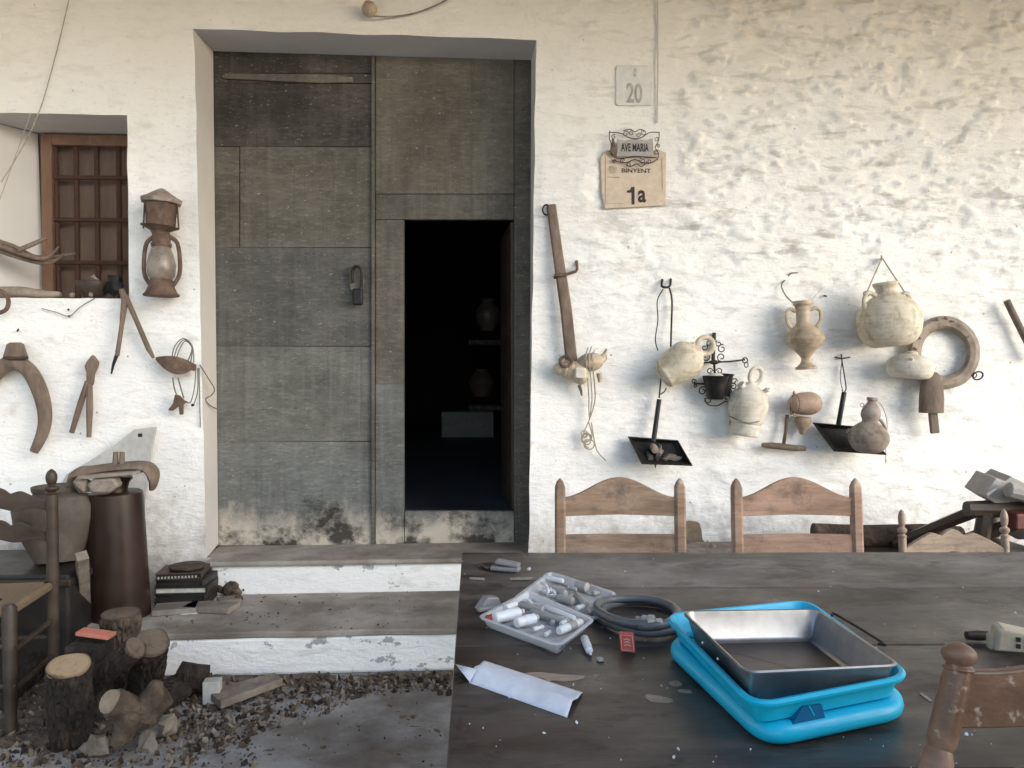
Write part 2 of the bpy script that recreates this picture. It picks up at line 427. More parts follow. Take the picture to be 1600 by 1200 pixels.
def mat_concrete(name, dirt, base, bounce_ground=False):
    m = NM(name, .85, 0, .3); v = m.coord()
    c = m.ramp(m.noise(v, 3.2, 8, .6), [tuple(x*.72 for x in base), base, tuple(x*1.25 for x in base)], .3, .7)
    c = m.mix(m.mr(m.noise(m.coord((1,1,1), (3,3,3)), 5, 8, .65), .42, .64, 0, .85), c, dirt)
    c = m.mix(m.mr(m.noise(m.coord((1,1,1), (8,1,3)), 1.6, 6, .6), .5, .68, 0, .8), c, tuple(x*.62 for x in dirt))
    sp = m.vor(m.coord((1,1,1), (1,1,5)), 34)
    c = m.mix(m.mr(sp, .05, .10, .8, 0), c, (.05, .042, .035))
    sp = m.vor(m.coord((1,1,1), (4,1,5)), 17)
    c = m.mix(m.mr(sp, .03, .05, .8, 0), c, (.6, .58, .55))
    if bounce_ground:      # unseen pale ground added to bounce light up to the lintel
        c = m.mix(m.mr(m.sep(m.tc.outputs['Object'])[1], -4.5, -3.9, 1, 0), c, (.60, .56, .49))
    b = m.bump(m.noise(v, 45, 8, .7), .5, .006); b = m.bump(m.noise(v, 6, 4), .4, .02, b)
    return m.out(c, b)
M['ground'] = mat_concrete('dusty_concrete_ground', (.17,.14,.115), (.33,.325,.32), True)
M['tread'] = mat_concrete('dirty_concrete_tread', (.20,.165,.135), (.35,.32,.29))

def mat_table(name, k, gg):
    m = NM(name, .5, 0, .5); v = m.coord((1, 4.5, 1), (0, k * 3, 0))
    n1 = m.noise(v, 1.9, 9, .65, .5)
    c = m.ramp(n1, [(.016,.011,.009), (.045,.033,.026), (.085,.066,.053), (.040,.031,.026)], .3, .72)
    g = m.noise(m.coord((1, 26, 1)), 6, 8, .7, .4)
    c = m.mix(m.mr(g, .50, .74, 0, .3), c, (.11, .092, .078))
    wn = m.noise(m.coord((1, 1.6, 1), (4, 4, 4)), 2.4, 8, .66)
    c = m.mix(m.mr(wn, .42, .64, .15 * k, .7 * k), c, (gg, gg * .97, gg * .94))
    wd = m.noise(m.coord((1, 3.5, 1), (6, 1, 4)), 2.6, 8, .65)
    c = m.mix(m.mr(wd, .52, .64, 0, .75), c, (.011, .008, .007))
    sp = m.noise(m.coord((1, 3, 1), (2, 7, 5)), 30, 5, .7)
    c = m.mix(m.mr(sp, .67, .73, 0, .45), c, (.20, .17, .145))
    lines = m.noise(m.coord((1, 60, 1), (2, 2, 2)), 2.2, 3, .5)
    c = m.mix(m.mr(lines, .66, .69, 0, .4), c, (.010, .007, .006))
    du = m.noise(m.coord((1, 1.3, 1), (14, 4, 4)), 3.4, 9, .72); c = m.mix(m.mr(du, .48, .68, 0, .28 if k < 1 else .5), c, (.125, .115, .106))
    st = m.noise(m.coord((1, 1.8, 1), (24, 4, 9)), 5.5, 9, .7, .6); c = m.mix(m.mr(st, .52, .60, 0, .7), c, (.020, .014, .011))
    rd = m.noise(m.coord((1, 2, 1), (24, 14, 9)), 3, 6, .6); c = m.mix(m.mr(rd, .55, .7, 0, .5), c, (.075, .043, .032))
    b = m.bump(g, .2, .001); b = m.bump(n1, .2, .003, b); b = m.bump(sp, .3, .001, b)
    return m.out(c, b, m.mr(du, .35, .65, .26, .58))
M['table'] = mat_table('dark_table_board', .6, .075)
M['table_b'] = mat_table('grey_sheen_table_board', 1.3, .17)  # back board: reflected sheen painted in as a greyer colour

def mat_door(name, cols, pale=0.0):
    m = NM(name, .82, 0, .3)
    n1 = m.noise(m.coord((1, 1, 1.5)), 3.6, 9, .68, .3)
    c = m.ramp(n1, cols, .32, .68)
    g = m.noise(m.coord((1, 1, 4.5)), 17, 9, .75)
    c = m.mix(m.mr(g, .50, .70, 0, .5), c, tuple(x * 1.75 for x in cols[-1]))
    g2 = m.noise(m.coord((1, 1, 3), (4, 4, 1)), 30, 6, .7)
    c = m.mix(m.mr(g2, .52, .72, 0, .55), c, tuple(x * .45 for x in cols[0]))
    bl = m.noise(m.coord((1, 1, 1), (1, 9, 1)), 2.2, 5, .6)
    c = m.mix(m.mr(bl, .48, .68, 0, .45), c, tuple(x * .5 for x in cols[0]))
    sc_ = m.noise(m.coord((1, 1, 2.2), (7, 3, 1)), 42, 5, .65)
    c = m.mix(m.mr(sc_, .63, .69, 0, .8), c, (.40, .37, .32))
    sv = m.noise(m.coord((7, 1, 1), (3, 3, 3)), 16, 3, .5)
    c = m.mix(m.mr(sv, .74, .76, 0, .4), c, (.44, .41, .36))
    vs_ = m.noise(m.coord((6, 1, .35), (3, 8, 3)), 4.5, 6, .6)
    c = m.mix(m.mr(vs_, .52, .72, 0, .2), c, tuple(min(1, x * 1.6) for x in cols[-1]))
    vd = m.noise(m.coord((5, 1, .3), (9, 8, 3)), 4.5, 6, .6)
    c = m.mix(m.mr(vd, .56, .74, 0, .35), c, tuple(x * .45 for x in cols[0]))
    z = m.sep(m.tc.outputs['Object'])[2]
    if pale:      # flaking pale paint and black mould along the foot of the door
        e = m.noise(m.coord((1, 1, .7), (3, 3, 3)), 6, 9, .75)
        h = m.math('ADD', z, m.math('MULTIPLY', m.math('SUBTRACT', e, .5), .5))
        c = m.mix(m.mr(h, pale - .08, pale + .07, .92, 0), c, (.50, .455, .38))
        k = m.noise(m.coord((1.1, 1, 1.2), (6, 2, 5)), 4.6, 8, .68)
        h2 = m.math('SUBTRACT', k, m.math('MULTIPLY', m.math('SUBTRACT', z, .345), .55))
        c = m.mix(m.mr(h2, .435, .56, 0, .93), c, (.026, .024, .021))
    b = m.bump(g, .5, .003); b = m.bump(n1, .4, .006, b)
    return m.out(c, b)
M['door_a'] = mat_door('door_boards_brown', [(.074,.067,.055), (.112,.103,.087), (.150,.138,.118)])
M['door_b'] = mat_door('door_boards_dark', [(.032,.028,.024), (.058,.052,.045), (.092,.083,.071)])
M['door_c'] = mat_door('door_boards_grey', [(.092,.092,.083), (.128,.129,.118), (.162,.164,.151)])
M['door_d'] = mat_door('door_boards_slate', [(.066,.065,.061), (.092,.091,.085), (.120,.118,.110)])
M['door_e'] = mat_door('door_boards_low', [(.100,.103,.097), (.140,.144,.136), (.178,.184,.175)], .47)
M['door_f'] = mat_door('door_boards_top', [(.100,.090,.073), (.138,.124,.102), (.170,.153,.127)])

def mat_clear():
    m = NM('clear_plastic', .18, 0, .6)
    m.p.inputs['Base Color'].default_value = (.75, .76, .78, 1)
    t = m.n.new('ShaderNodeBsdfTransparent'); x = m.n.new('ShaderNodeMixShader'); x.inputs[0].default_value = .42
    m.link(t.outputs[0], x.inputs[1]); m.link(m.p.outputs[0], x.inputs[2])
    m.link(x.outputs[0], m.n['Material Output'].inputs[0]); return m.m
M['clear'] = mat_clear()

def mat_dusty():
    m = NM('dusty_glass', .35, 0, .6); m.out(m.ramp(m.noise(m.coord(), 14, 6), [(.16,.13,.105), (.32,.275,.23)]))
    t = m.n.new('ShaderNodeBsdfTransparent'); x = m.n.new('ShaderNodeMixShader')
    m.link(m.mr(m.noise(m.coord((1,1,1), (2,2,2)), 9, 5), .35, .65, .55, .95), x.inputs[0])
    m.link(t.outputs[0], x.inputs[1]); m.link(m.p.outputs[0], x.inputs[2]); m.link(x.outputs[0], m.n['Material Output'].inputs[0]); return m.m
M['dusty_glass'] = mat_dusty()
def mat_cut(name, a, b_):
    m = NM(name, .9, 0, .2); v = m.coord((1, 1, 1), (-.5, -.5, -.5), kind='Generated')
    sv = m.sep(v); r = m.math('SQRT', m.math('ADD', m.math('POWER', sv[0], 2), m.math('POWER', sv[1], 2)))
    n = m.noise(m.coord(), 18, 4); w_ = m.math('SINE', m.math('ADD', m.math('MULTIPLY', r, 120), m.math('MULTIPLY', n, 16)))
    c = m.mix(m.mr(w_, -1, 1, .35, .8), a, b_); d = m.noise(m.coord((1,1,1), (3,3,3)), 26, 7, .7)
    c = m.mix(m.mr(d, .5, .7, 0, .7), c, tuple(x * .45 for x in a))
    c = m.mix(m.mr(r, .42, .5, 0, .7), c, tuple(x * .35 for x in a))
    return m.out(c, m.bump(w_, .15, .001, m.bump(d, .5, .003)))
M['cut'] = mat_cut('sawn_log_end', (.26,.18,.11), (.42,.31,.20)); M['cut2'] = mat_cut('aged_log_end', (.10,.075,.055), (.17,.13,.10))

# ================================================================ SETTING
g = MB(); g.loft([[Vector((-40, -40, 0)), Vector((40, -40, 0)), Vector((40, 12, 0)), Vector((-40, 12, 0))], [Vector((-40, -40, -.2)), Vector((40, -40, -.2)), Vector((40, 12, -.2)), Vector((-40, 12, -.2))]])
g.build('ground', M['ground'], kind='structure', smooth=False, org=(0, 0, 0))

house = empty('farmhouse', (0, 0, 0), 'whitewashed farmhouse wall with a big weathered double door under a porch', 'farmhouse')
SILL = .345; DY = .25
# ---- openings
dl0, dr0 = P(312, 450).x, P(831, 450).x
dt0 = (P(303, 45).z + P(838, 62).z) / 2; dtl, dtr = P(303, 45), P(838, 62)
dbl, dbr = P(322, 858), P(826, 858)
wl0, wr0 = P(-70, 300).x, P(200, 300).x
wt0, wb0 = P(100, 178).z, P(100, 466).z
def sm(t): t = max(0, min(1, t)); return t * t * (3 - 2 * t)
def warp(x, z):
    # irregular, hand-built edges round the openings
    def lin(a, b, t): return a + (b - a) * t
    t = (z - SILL) / (dt0 - SILL); t = max(0, min(1.05, t))
    xl = lin(dbl.x, dtl.x, t) + .006 * noise.noise(Vector((0, 0, z * 5)))
    xr = lin(dbr.x, dtr.x, t) + .006 * noise.noise(Vector((5, 0, z * 5)))
    u = (x - dl0) / (dr0 - dl0)
    zt = lin(dtl.z, dtr.z, max(-.1, min(1.1, u))) + .006 * noise.noise(Vector((x * 5, 3, 0)))
    nx, nz = x, z
    nearz = 1 - sm((z - dt0) / .35)
    nx += (xl - dl0) * (1 - sm(abs(x - dl0) / .3)) * nearz
    nx += (xr - dr0) * (1 - sm(abs(x - dr0) / .3)) * nearz
    if dl0 - .3 < x < dr0 + .3:
        f = 1 - sm(max(0, dl0 - x, x - dr0) / .3)
        nz += (zt - dt0) * (1 - sm(abs(z - dt0) / .3)) * f
    for e, s_ in ((wt0, 1), (wb0, 2)):
        if x < wr0 + .1:
            nz += .006 * noise.noise(Vector((x * 6, s_ * 7, 0))) * (1 - sm(abs(z - e) / .06)) * (1 - sm((x - wr0) / .1))
    if wb0 - .1 < z < wt0 + .1:
        nx += .006 * noise.noise(Vector((9, z * 6, 0))) * (1 - sm(abs(x - wr0) / .06))
    return nx, nz
def relief(x, z):
    rs = sm((x - .2) / .8) ; up0 = 0                                  # rubble shows through most on the right
    up = .30 + .70 * sm((z - 1.5) / .6)
    q = noise.fractal(Vector((x * 3.0, 1.7, z * 6.5)), .9, 2.0, 4)
    r = abs(noise.noise(Vector((x * 4.2 + 2, 5.2 + noise.noise(Vector((x*3, 9, z*3))) * .5, z * 10))))
    l = noise.noise(Vector((x * 1.1, 8, z * 1.4)))
    hit = sm((.5 - r * 3.2))                               # narrow ledges
    wx_ = noise.noise(Vector((x*3.1, 1, z*4))) * 1.6
    lumps = noise.noise(Vector((x * 5.5 + wx_ * .5, 2, z * 19 + x * 1.2 + wx_)))
    lumps += .6 * noise.noise(Vector((x * 15, 7, z * 38 + x * 3))) + .3 * noise.noise(Vector((x * 40, 3, z * 70)))
    sg = 1 - (sm((x - P(945, 200).x) / .08 + 1) * sm((P(1050, 200).x - x) / .08 + 1) * sm((z - P(990, 335).z) / .08 + 1))
    k = rs * up
    return (.012 * l + q * (.004 + .009 * k) + sm((lumps - .20) / .13) * .0155 * k + hit * .008 * (.05 + k) * sm(.5 + 2 * noise.noise(Vector((x * 2, 4, z * 2))))) * (.25 + .75 * sg)
def lines(a, b, st, fixed):
    out = []; fixed = sorted([a, b] + [f for f in fixed if a < f < b])
    for p, q in zip(fixed, fixed[1:]):
        n = max(1, round((q - p) / st)); out += [p + (q - p) * i / n for i in range(n)]
    return out + [b]
xs = lines(-4.2, 3.6, .0145, [dl0, dr0, wl0, wr0]); zs = lines(-.05, 3.7, .0115, [SILL, dt0, wb0, wt0])
b = bmesh.new(); V = {}
def inhole(x, z):
    return (dl0 < x < dr0 and SILL < z < dt0) or (wl0 < x < wr0 and wb0 < z < wt0)
def edge_d(x, z):
    d1 = max(dl0 - x, x - dr0, z - dt0); d2 = max(wl0 - x, x - wr0, z - wt0, wb0 - z)
    return min(abs(d1), abs(d2))
def gv(i, j):
    if (i, j) not in V:
        x, z = xs[i], zs[j]; nx, nz = warp(x, z)
        V[i, j] = b.verts.new((nx, -relief(nx, nz) * sm(edge_d(x, z) / .05), nz))
    return V[i, j]
for i in range(len(xs) - 1):
    for j in range(len(zs) - 1):
        if not inhole((xs[i] + xs[i+1]) / 2, (zs[j] + zs[j+1]) / 2):
            b.faces.new((gv(i, j), gv(i+1, j), gv(i+1, j+1), gv(i, j+1)))
me = bpy.data.meshes.new('wall'); b.to_mesh(me); b.free()
for p in me.polygons: p.use_smooth = True
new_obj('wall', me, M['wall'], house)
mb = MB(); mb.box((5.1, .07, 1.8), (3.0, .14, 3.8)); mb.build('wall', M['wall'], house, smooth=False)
mb = MB(); pp_ = poly_smooth([W(x, y, .018) for x, y in ((1071, 818), (1082, 814), (1092, 818), (1096, 832), (1100, 846), (1112, 858), (1108, 880), (1064, 880), (1062, 850), (1068, 838))], 4)
pp_ = [p + Vector((.006 * noise.noise(p * 40), 0, .006 * noise.noise(p * 37 + Vector((4, 4, 4))))) for p in pp_]
mb.prism(pp_, .03); mb.build('crumbled_patch', M['chips'], house, smooth=False)
# ---- door reveal (jambs + soffit), slightly splayed
IL, IR, IT = P(333, 80, DY), P(830, 94, DY), P(333, 80, DY).z
ibl, ibr, itr = P(341, 850, DY), P(827, 850, DY), P(830, 94, DY)
mb = MB()
def strip(a, c):   # two polylines -> faces
    n = len(a)
    va = [mb.b.verts.new(p) for p in a]; vc = [mb.b.verts.new(p) for p in c]
    for i in range(n - 1): mb.b.faces.new((va[i], va[i+1], vc[i+1], vc[i]))
zz = [z for z in zs if SILL - 1e-6 <= z <= dt0 + 1e-6]
o_ = [Vector((warp(dl0, z)[0], 0, warp(dl0, z)[1])) for z in zz]
i_ = [ibl.lerp(P(333, 80, DY), (z - SILL) / (dt0 - SILL)) for z in zz]; strip(o_, i_)
o_ = [Vector((warp(dr0, z)[0], 0, warp(dr0, z)[1])) for z in zz]
i_ = [ibr.lerp(itr, (z - SILL) / (dt0 - SILL)) for z in zz]; strip(o_, i_)
xx = [x for x in xs if dl0 - 1e-6 <= x <= dr0 + 1e-6]
o_ = [Vector((warp(x, dt0)[0], 0, warp(x, dt0)[1])) for x in xx]
i_ = [P(333, 80, DY).lerp(itr, (x - dl0) / (dr0 - dl0)) for x in xx]; strip(o_, i_)
mb.build('door_jamb', M['jamb'], house)
# ---- window reveal
WY = .33
mb = MB()
il = P(66, 300, WY).x; ir = wr0 + .03; it = P(100, 210, WY).z
zz = [z for z in zs if wb0 - 1e-6 <= z <= wt0 + 1e-6]
def wz(z): return wb0 + (z - wb0) / (wt0 - wb0) * (it - wb0)
strip([Vector((warp(wl0, z)[0], 0, warp(wl0, z)[1])) for z in zz], [Vector((il + (z - wb0) * -.02, WY, wz(z))) for z in zz])
strip([Vector((warp(wr0, z)[0], 0, warp(wr0, z)[1])) for z in zz], [Vector((ir, WY, wz(z))) for z in zz])
xx = [x for x in xs if wl0 - 1e-6 <= x <= wr0 + 1e-6]
def wx(x): return il + (x - wl0) / (wr0 - wl0) * (ir - il)
strip([Vector((warp(x, wt0)[0], 0, warp(x, wt0)[1])) for x in xx], [Vector((wx(x), WY, it)) for x in xx])
strip([Vector((warp(x, wb0)[0], 0, warp(x, wb0)[1])) for x in xx], [Vector((wx(x), WY, wb0)) for x in xx])
mb.build('window_reveal', M['jamb'], house)
# ---- window
win = MB()
fw = .055
def wp(px, py): return P(px, py, WY - .02)
A, B_ = wp(65, 210), wp(250, 470)
for (x0, x1, z0, z1) in ((A.x, A.x + fw, B_.z, A.z), (A.x + fw, B_.x, A.z - fw, A.z)):
    win.box(((x0+x1)/2, WY - .01, (z0+z1)/2), (x1-x0, .05, z1-z0))
wo = win.build('window', M['frame'], house, smooth=False, bevel=.004)
s = MB(); s.box(((A.x+B_.x)/2, WY + .06, (A.z+B_.z)/2), (B_.x-A.x+.1, .02, A.z-B_.z+.1)); s.build('shutter', M['shutter'], wo, smooth=False)
s = MB()
for px in (86, 119, 151, 185, 217):
    a = P(px, 222, WY); c = P(px + (3 if px > 100 else 6), 466, WY); s.tube([a, a.lerp(c, .5), c], .014, 8)
for py in (277, 343, 410):
    a = P(78, py, WY - .012); c = P(250, py + 2, WY - .012); s.tube([a, a.lerp(c, .5), c], .012, 8)
s.build('grille', M['bars'], wo)
# ---- doors
def dp(px, py, y=DY): return P(px, py, y)
def panel(mb, x0, y0, x1, y1, front, th, mi=0, skew=0):
    a, b_, c, d = dp(x0, y0), dp(x1, y0 + skew), dp(x1, y1), dp(x0, y1)
    for p in (a, b_, c, d): p.y = DY + front
    mb.prism([a, b_, c, d], th, mi=mi)
dm = [M['door_b'], M['door_a'], M['door_d'], M['door_c'], M['door_e'], M['door_f'], M['door_a']]
door_base = Vector((dp(341, 850).x, DY, SILL))
L = MB()
rows = [(78, 112.9, .0095, 0), (113, 128.9, .0085, 0), (129, 228, .009, 0), (228.1, 386.1, .0102, 1), (386.2, 540.6, .0093, 2), (540.7, 689.7, .0108, 3), (689.8, 853, .0099, 4)]
for (y0, y1, fr, mi) in rows:
    for (x0, x1) in (((331, 372.8), (373, 580)) if mi == 1 else ((331, 580),)):
        panel(L, x0 + (y0-80)*.009, y0, x1 + .0, y1, fr, .04, mi, 3 if y0 < 80 else 1)
panel(L, 580.6, 79, 585.4, 853, -.006, .03, 1, 1)
left = L.build('door', dm, house, smooth=False, bevel=.0009)
tag(left, 'closed left leaf of patched boards')
s = MB(); k = [dp(347, 119), dp(352, 115), dp(450, 116), dp(520, 117), dp(552, 121), dp(552, 129), dp(500, 130), dp(430, 127), dp(350, 123)]
for p in k: p.y = DY - .006
s.prism(k, .012); s.build('pale_ledge', M['door_f'], left, smooth=False, bevel=.002)
Rr = MB()
panel(Rr, 586.5, 84, 803, 302, .010, .04, 5, 8)
panel(Rr, 586.5, 302.8, 803, 342, .013, .04, 1, 0)
panel(Rr, 586.5, 342.8, 631, 600, .012, .04, 1, 0)
panel(Rr, 586.5, 600.3, 631, 853, .012, .04, 4, 0)
panel(Rr, 803.8, 90, 832, 853, .006, .05, 1, 3)
panel(Rr, 632, 800, 803, 853, .014, .04, 4, 0)
right = Rr.build('door', dm, house, smooth=False, bevel=.0009)
tag(right, 'right leaf with a small open wicket doorway cut in it')
s = MB()
a, c = dp(800, 343), dp(802, 799)
s.prism([Vector((a.x - .005, DY + .055, a.z)), Vector((a.x - .035, DY + .62, a.z)), Vector((c.x - .035, DY + .62, c.z)), Vector((c.x - .005, DY + .055, c.z))], .03, nrm=(1, 0, 0))
s.build('wicket_door', M['wood_dark'], right, smooth=False, bevel=.003)
# lock
lk = MB(); c = dp(557, 434, DY - .015)
lk.prism([c + Vector((x*S0*1.06, 0, z*S0*1.06)) for x, z in ((-12,12),(-10,-18),(-3,-22),(4,-20),(11,-10),(11,12),(4,18),(-6,18))], .02)
lk.build('lock_plate', M['door_f'], left, bevel=.003)
lk = MB(); pts = [dp(552, 442, DY-.03), dp(550, 424, DY-.04), dp(557, 416, DY-.042), dp(565, 424, DY-.04), dp(564, 450, DY-.03)]
lk.tube(pts, .008, 8, smooth=5); lk.build('shackle', M['iron'], left)
lk = MB(); lk.box(dp(559, 464, DY-.035), (.052, .028, .085)); lk.build('padlock', M['iron'], left, bevel=.008)
# ---- dark interior
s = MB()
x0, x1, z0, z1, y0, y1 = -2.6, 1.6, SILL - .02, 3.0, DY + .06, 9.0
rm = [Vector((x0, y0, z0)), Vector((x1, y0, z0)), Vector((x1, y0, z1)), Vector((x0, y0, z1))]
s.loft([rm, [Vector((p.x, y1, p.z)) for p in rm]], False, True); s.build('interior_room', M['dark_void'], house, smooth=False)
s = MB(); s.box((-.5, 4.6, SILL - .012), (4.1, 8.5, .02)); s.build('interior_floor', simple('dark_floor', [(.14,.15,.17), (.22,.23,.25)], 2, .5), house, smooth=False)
s = MB(); a = P(690, 645, 6.5); c = P(771, 671, 6.5)
s.box(((a.x+c.x)/2, 6.7, (a.z + SILL)/2), (c.x-a.x, .4, a.z - SILL + .02)); s.build('interior_step', M['riser'], house, smooth=False, bevel=.01)
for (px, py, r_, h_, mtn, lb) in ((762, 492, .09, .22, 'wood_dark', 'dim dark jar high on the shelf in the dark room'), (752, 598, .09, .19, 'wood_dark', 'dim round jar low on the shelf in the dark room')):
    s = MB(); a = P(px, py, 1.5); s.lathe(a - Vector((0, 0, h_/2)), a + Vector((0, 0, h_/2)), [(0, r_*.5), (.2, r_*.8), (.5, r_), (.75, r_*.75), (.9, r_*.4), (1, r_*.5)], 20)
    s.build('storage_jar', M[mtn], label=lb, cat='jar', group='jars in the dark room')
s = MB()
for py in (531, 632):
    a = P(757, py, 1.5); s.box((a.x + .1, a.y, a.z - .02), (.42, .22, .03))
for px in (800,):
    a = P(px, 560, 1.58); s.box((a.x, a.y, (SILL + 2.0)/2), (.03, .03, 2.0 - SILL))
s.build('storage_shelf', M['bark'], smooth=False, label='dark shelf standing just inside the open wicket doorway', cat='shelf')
# ---- steps
s = MB()
ux0 = P(329, 880, -.06).x; ux1 = .75
s.box(((ux0+ux1)/2, .10, SILL/2 - .012), (ux1-ux0, .32, SILL - .024)); st1 = s.build('step_riser', M['riser'], house, smooth=False, bevel=.012)
tag(st1, 'whitewashed upper step')
s = MB(); s.box(((ux0+ux1)/2 - .01, .093, SILL - .013), (ux1-ux0+.03, .345, .026)); s.build('doorstep', M['tread'], house, smooth=False, bevel=.010)
s = MB(); xa = P(314, 858, 0).x; s.box(((xa + .3)/2 + .0, .155, SILL - .014), (.3 - xa, .25, .022)); s.build('door_sill', M['tread'], house, smooth=False)
lx0 = Z(238, 988, .185).x; LY = Z(500, 985, .185).y
s = MB(); s.box(((lx0+ux1)/2, (LY-.05)/2 + .001, .08), (ux1-lx0, -LY-.052, .16)); st2 = s.build('step_riser', M['riser2'], house, smooth=False, bevel=.014)
tag(st2, 'peeling whitewashed lower step')
# irregular tread slab
s = MB(); n = 60; top = []; 
for i in range(n + 1):
    x = lx0 - .01 + (ux1 - lx0) * i / n
    top.append(Vector((x, LY + .012 * noise.noise(Vector((x*4, 0, 0))) - .004, .185)))
lxL = lx0 - .45
poly = top + [Vector((ux1, -.062, .185)), Vector((lxL, -.062, .185)), Vector((lxL, LY + .18, .185))]
s.prism(poly, -.027, nrm=(0, 0, 1)); s.build('step_tread', M['tread'], house, smooth=False, bevel=.006)
s = MB(); s.box(((lxL + lx0)/2 + .02, (LY + .2 - .05)/2, .079), (lx0 - lxL - .05, -LY - .27, .156)); s.build('step_base', M['tread'], house, smooth=False)
# ---- porch roof and unseen walls added to shape the light
s = MB()
rp = [Vector((-4.4, .3, 3.74)), Vector((7.5, .3, 3.74)), Vector((7.5, -2.5, 3.36)), Vector((-4.4, -2.5, 3.36))]
s.prism(rp, .12, nrm=(0, 0, 1)); rf = s.build('porch_roof', M['roof'], house, smooth=False)
for i in range(14):
    s = MB(); x = -4.0 + i * .85
    a = Vector((x, .05, 3.64)); c = Vector((x, -2.45, 3.30)); s.tube([a, c], .06, 4); s.build('rafter', M['wood_dark'], rf, smooth=False)
s = MB(); s.box((-3.7, -1.35, 1.75), (.3, 2.6, 3.5)); s.build('left_shade_wall', M['wall'], house, smooth=False)  # unseen wall added to shade the left side
s = MB(); s.box((2.9, -5.6, 1.5), (3.2, .4, 3.0)); s.box((2.9, -5.6, 3.04), (3.3, .52, .08)); s.build('sun_blocker_wall', M['stone'], smooth=False, label='unseen stone wall added behind the viewer to block sun from the left side', cat='wall')  # added out of view to keep the sun off the left side

# ================================================================ CHAIRS
def turned(mb, p0, p1, r, prof, seg=14):
    mb.lathe(p0, p1, [(t, r * q) for t, q in prof], seg)
def make_chair(loc, rz, wd, dp_, H, style, mt, label, group, seat=.43, lean=.05, rr=.0175, fin=None, rails=None):
    t = empty('chair', loc, label, 'chair', group)
    T = Matrix.Translation(Vector(loc)) @ Matrix.Rotation(rz, 4, 'Z')
    def L(x, y, z):
        if z > seat: y = y + (z - seat) / (H - seat) * lean if y > 0 else y
        return T @ Vector((x, y, z))
    Rz = Matrix.Rotation(rz, 3, 'Z')
    for sx in (-1, 1):
        x = sx * (wd / 2 - rr); m = MB(); yb = dp_ / 2
        if style == 'arch':
            zs_ = [0, seat, H - .075, H - .03, H - .012, H]; wv = [.85, 1, 1, .95, .6, .12]
            rings = []
            for z, q in zip(zs_, wv):
                rings.append([L(x + a * rr * q, yb + b_ * rr * q * .9, z) for a, b_ in ((-1,-.6),(-.6,-1),(.6,-1),(1,-.6),(1,.6),(.6,1),(-.6,1),(-1,.6))])
            m.loft(rings)
        else:
            f = H - .10
            m.tube([L(x, yb, 0), L(x, yb, seat * .5), L(x, yb, seat), L(x, yb, f)], [rr * .85, rr, rr * 1.05, rr], 12)
            a, c = L(x, yb, f), L(x, yb, H)
            m.lathe(a, c, [(0, rr), (.06, rr * 1.15), (.12, rr * .7), (.2, rr * 1.15), (.3, rr * 1.2), (.38, rr * .62), (.5, rr * .85), (.7, rr * .95), (.88, rr * .7), (.97, rr * .3), (1, rr * .05)], 14)
        m.build('back_post', mt, t)
        m = MB(); y = -dp_ / 2 + .005
        m.tube([L(x, y, 0), L(x, y, seat * .3), L(x, y, seat + .015), L(x, y, seat + .03)], [rr * .8, rr, rr * 1.1, rr * .7], 12)
        m.build('leg', mt, t)
        for z in ((.14, .28)):
            m = MB(); m.tube([L(x, -dp_/2, z), L(x, dp_/2, z + .01)], .010, 8); m.build('stretcher', mt, t)
    for y, z in ((-1, .17), (-1, .31), (1, .22)):
        m = MB(); m.tube([L(-wd/2, y * dp_/2, z), L(wd/2, y * dp_/2, z)], .010, 8); m.build('stretcher', mt, t)
    # woven seat inside four rails
    m = MB(); q = [L(-wd/2+.01, -dp_/2, 0), L(wd/2-.01, -dp_/2, 0), L(wd/2-.01, dp_/2-.01, 0), L(-wd/2+.01, dp_/2-.01, 0)]
    rings = []
    for ins, z in ((.012, -.018), (0, -.008), (0, .008), (.012, .018), (.09, .012)):
        rings.append(inset([Vector((p.x, p.y, 0)) for p in round_poly(q, .03, 3)], ins, loc[2] + seat + z))
    m.loft(rings); m.build('seat', M['straw'], t)
    # back rails
    for (z0, zl, zc, kind) in rails:
        m = MB(); n = 36; lo = []; hi = []
        for i in range(n + 1):
            u = i / n; x = -wd/2 + rr*1.6 + (wd - rr * 3.2) * u; v = abs(2 * u - 1)
            if kind == 'arch': zt = zl + (zc - zl) * (.5 + .5 * math.cos(math.pi * min(1, v * 1.02))) ** .9; zb = z0 + .004 * (1 - v)
            elif kind == 'scallop':
                hump = (1 - .38 * (v / .24) ** 2) if v < .24 else ((.62 + .18 * math.sin(math.pi * (v - .24) / .36)) if v < .47 else .785 * (1 - (v - .47) / .53) ** .85)
                zt = zl + (zc - zl) * max(0, hump); zb = z0 + .006 * math.cos(v * 9)
            else: zt = zl; zb = z0
            bow = .012 * (1 - v * v)
            lo.append(L(x, dp_/2 + bow, zb)); hi.append(L(x, dp_/2 + bow, zt))
        th = .009
        fwd = Rz @ Vector((0, -th, 0)); bk = -fwd
        rings = [[a + fwd, h + fwd, h + bk, a + bk] for a, h in zip(lo, hi)]
        m.loft(rings); m.build('back_rail', mt, t, bevel=.002)
    return t
dC = 2.6
def zat(py, dep): return CAM.z + (ray(800, py) * dep).z
def ztop(py, p): # height that projects to row py above ground point p
    d = (RM.transposed() @ (Vector((p.x, p.y, CAM.z)) - CAM)); dep = -d.z
    return CAM.z + (575 - py) / F * dep
def chair_at(pxc, dep, rz=0):
    p = D(pxc, 575, dep); return Vector((p.x, p.y, 0))
gC = 'ladder back chairs along the far side of the table'
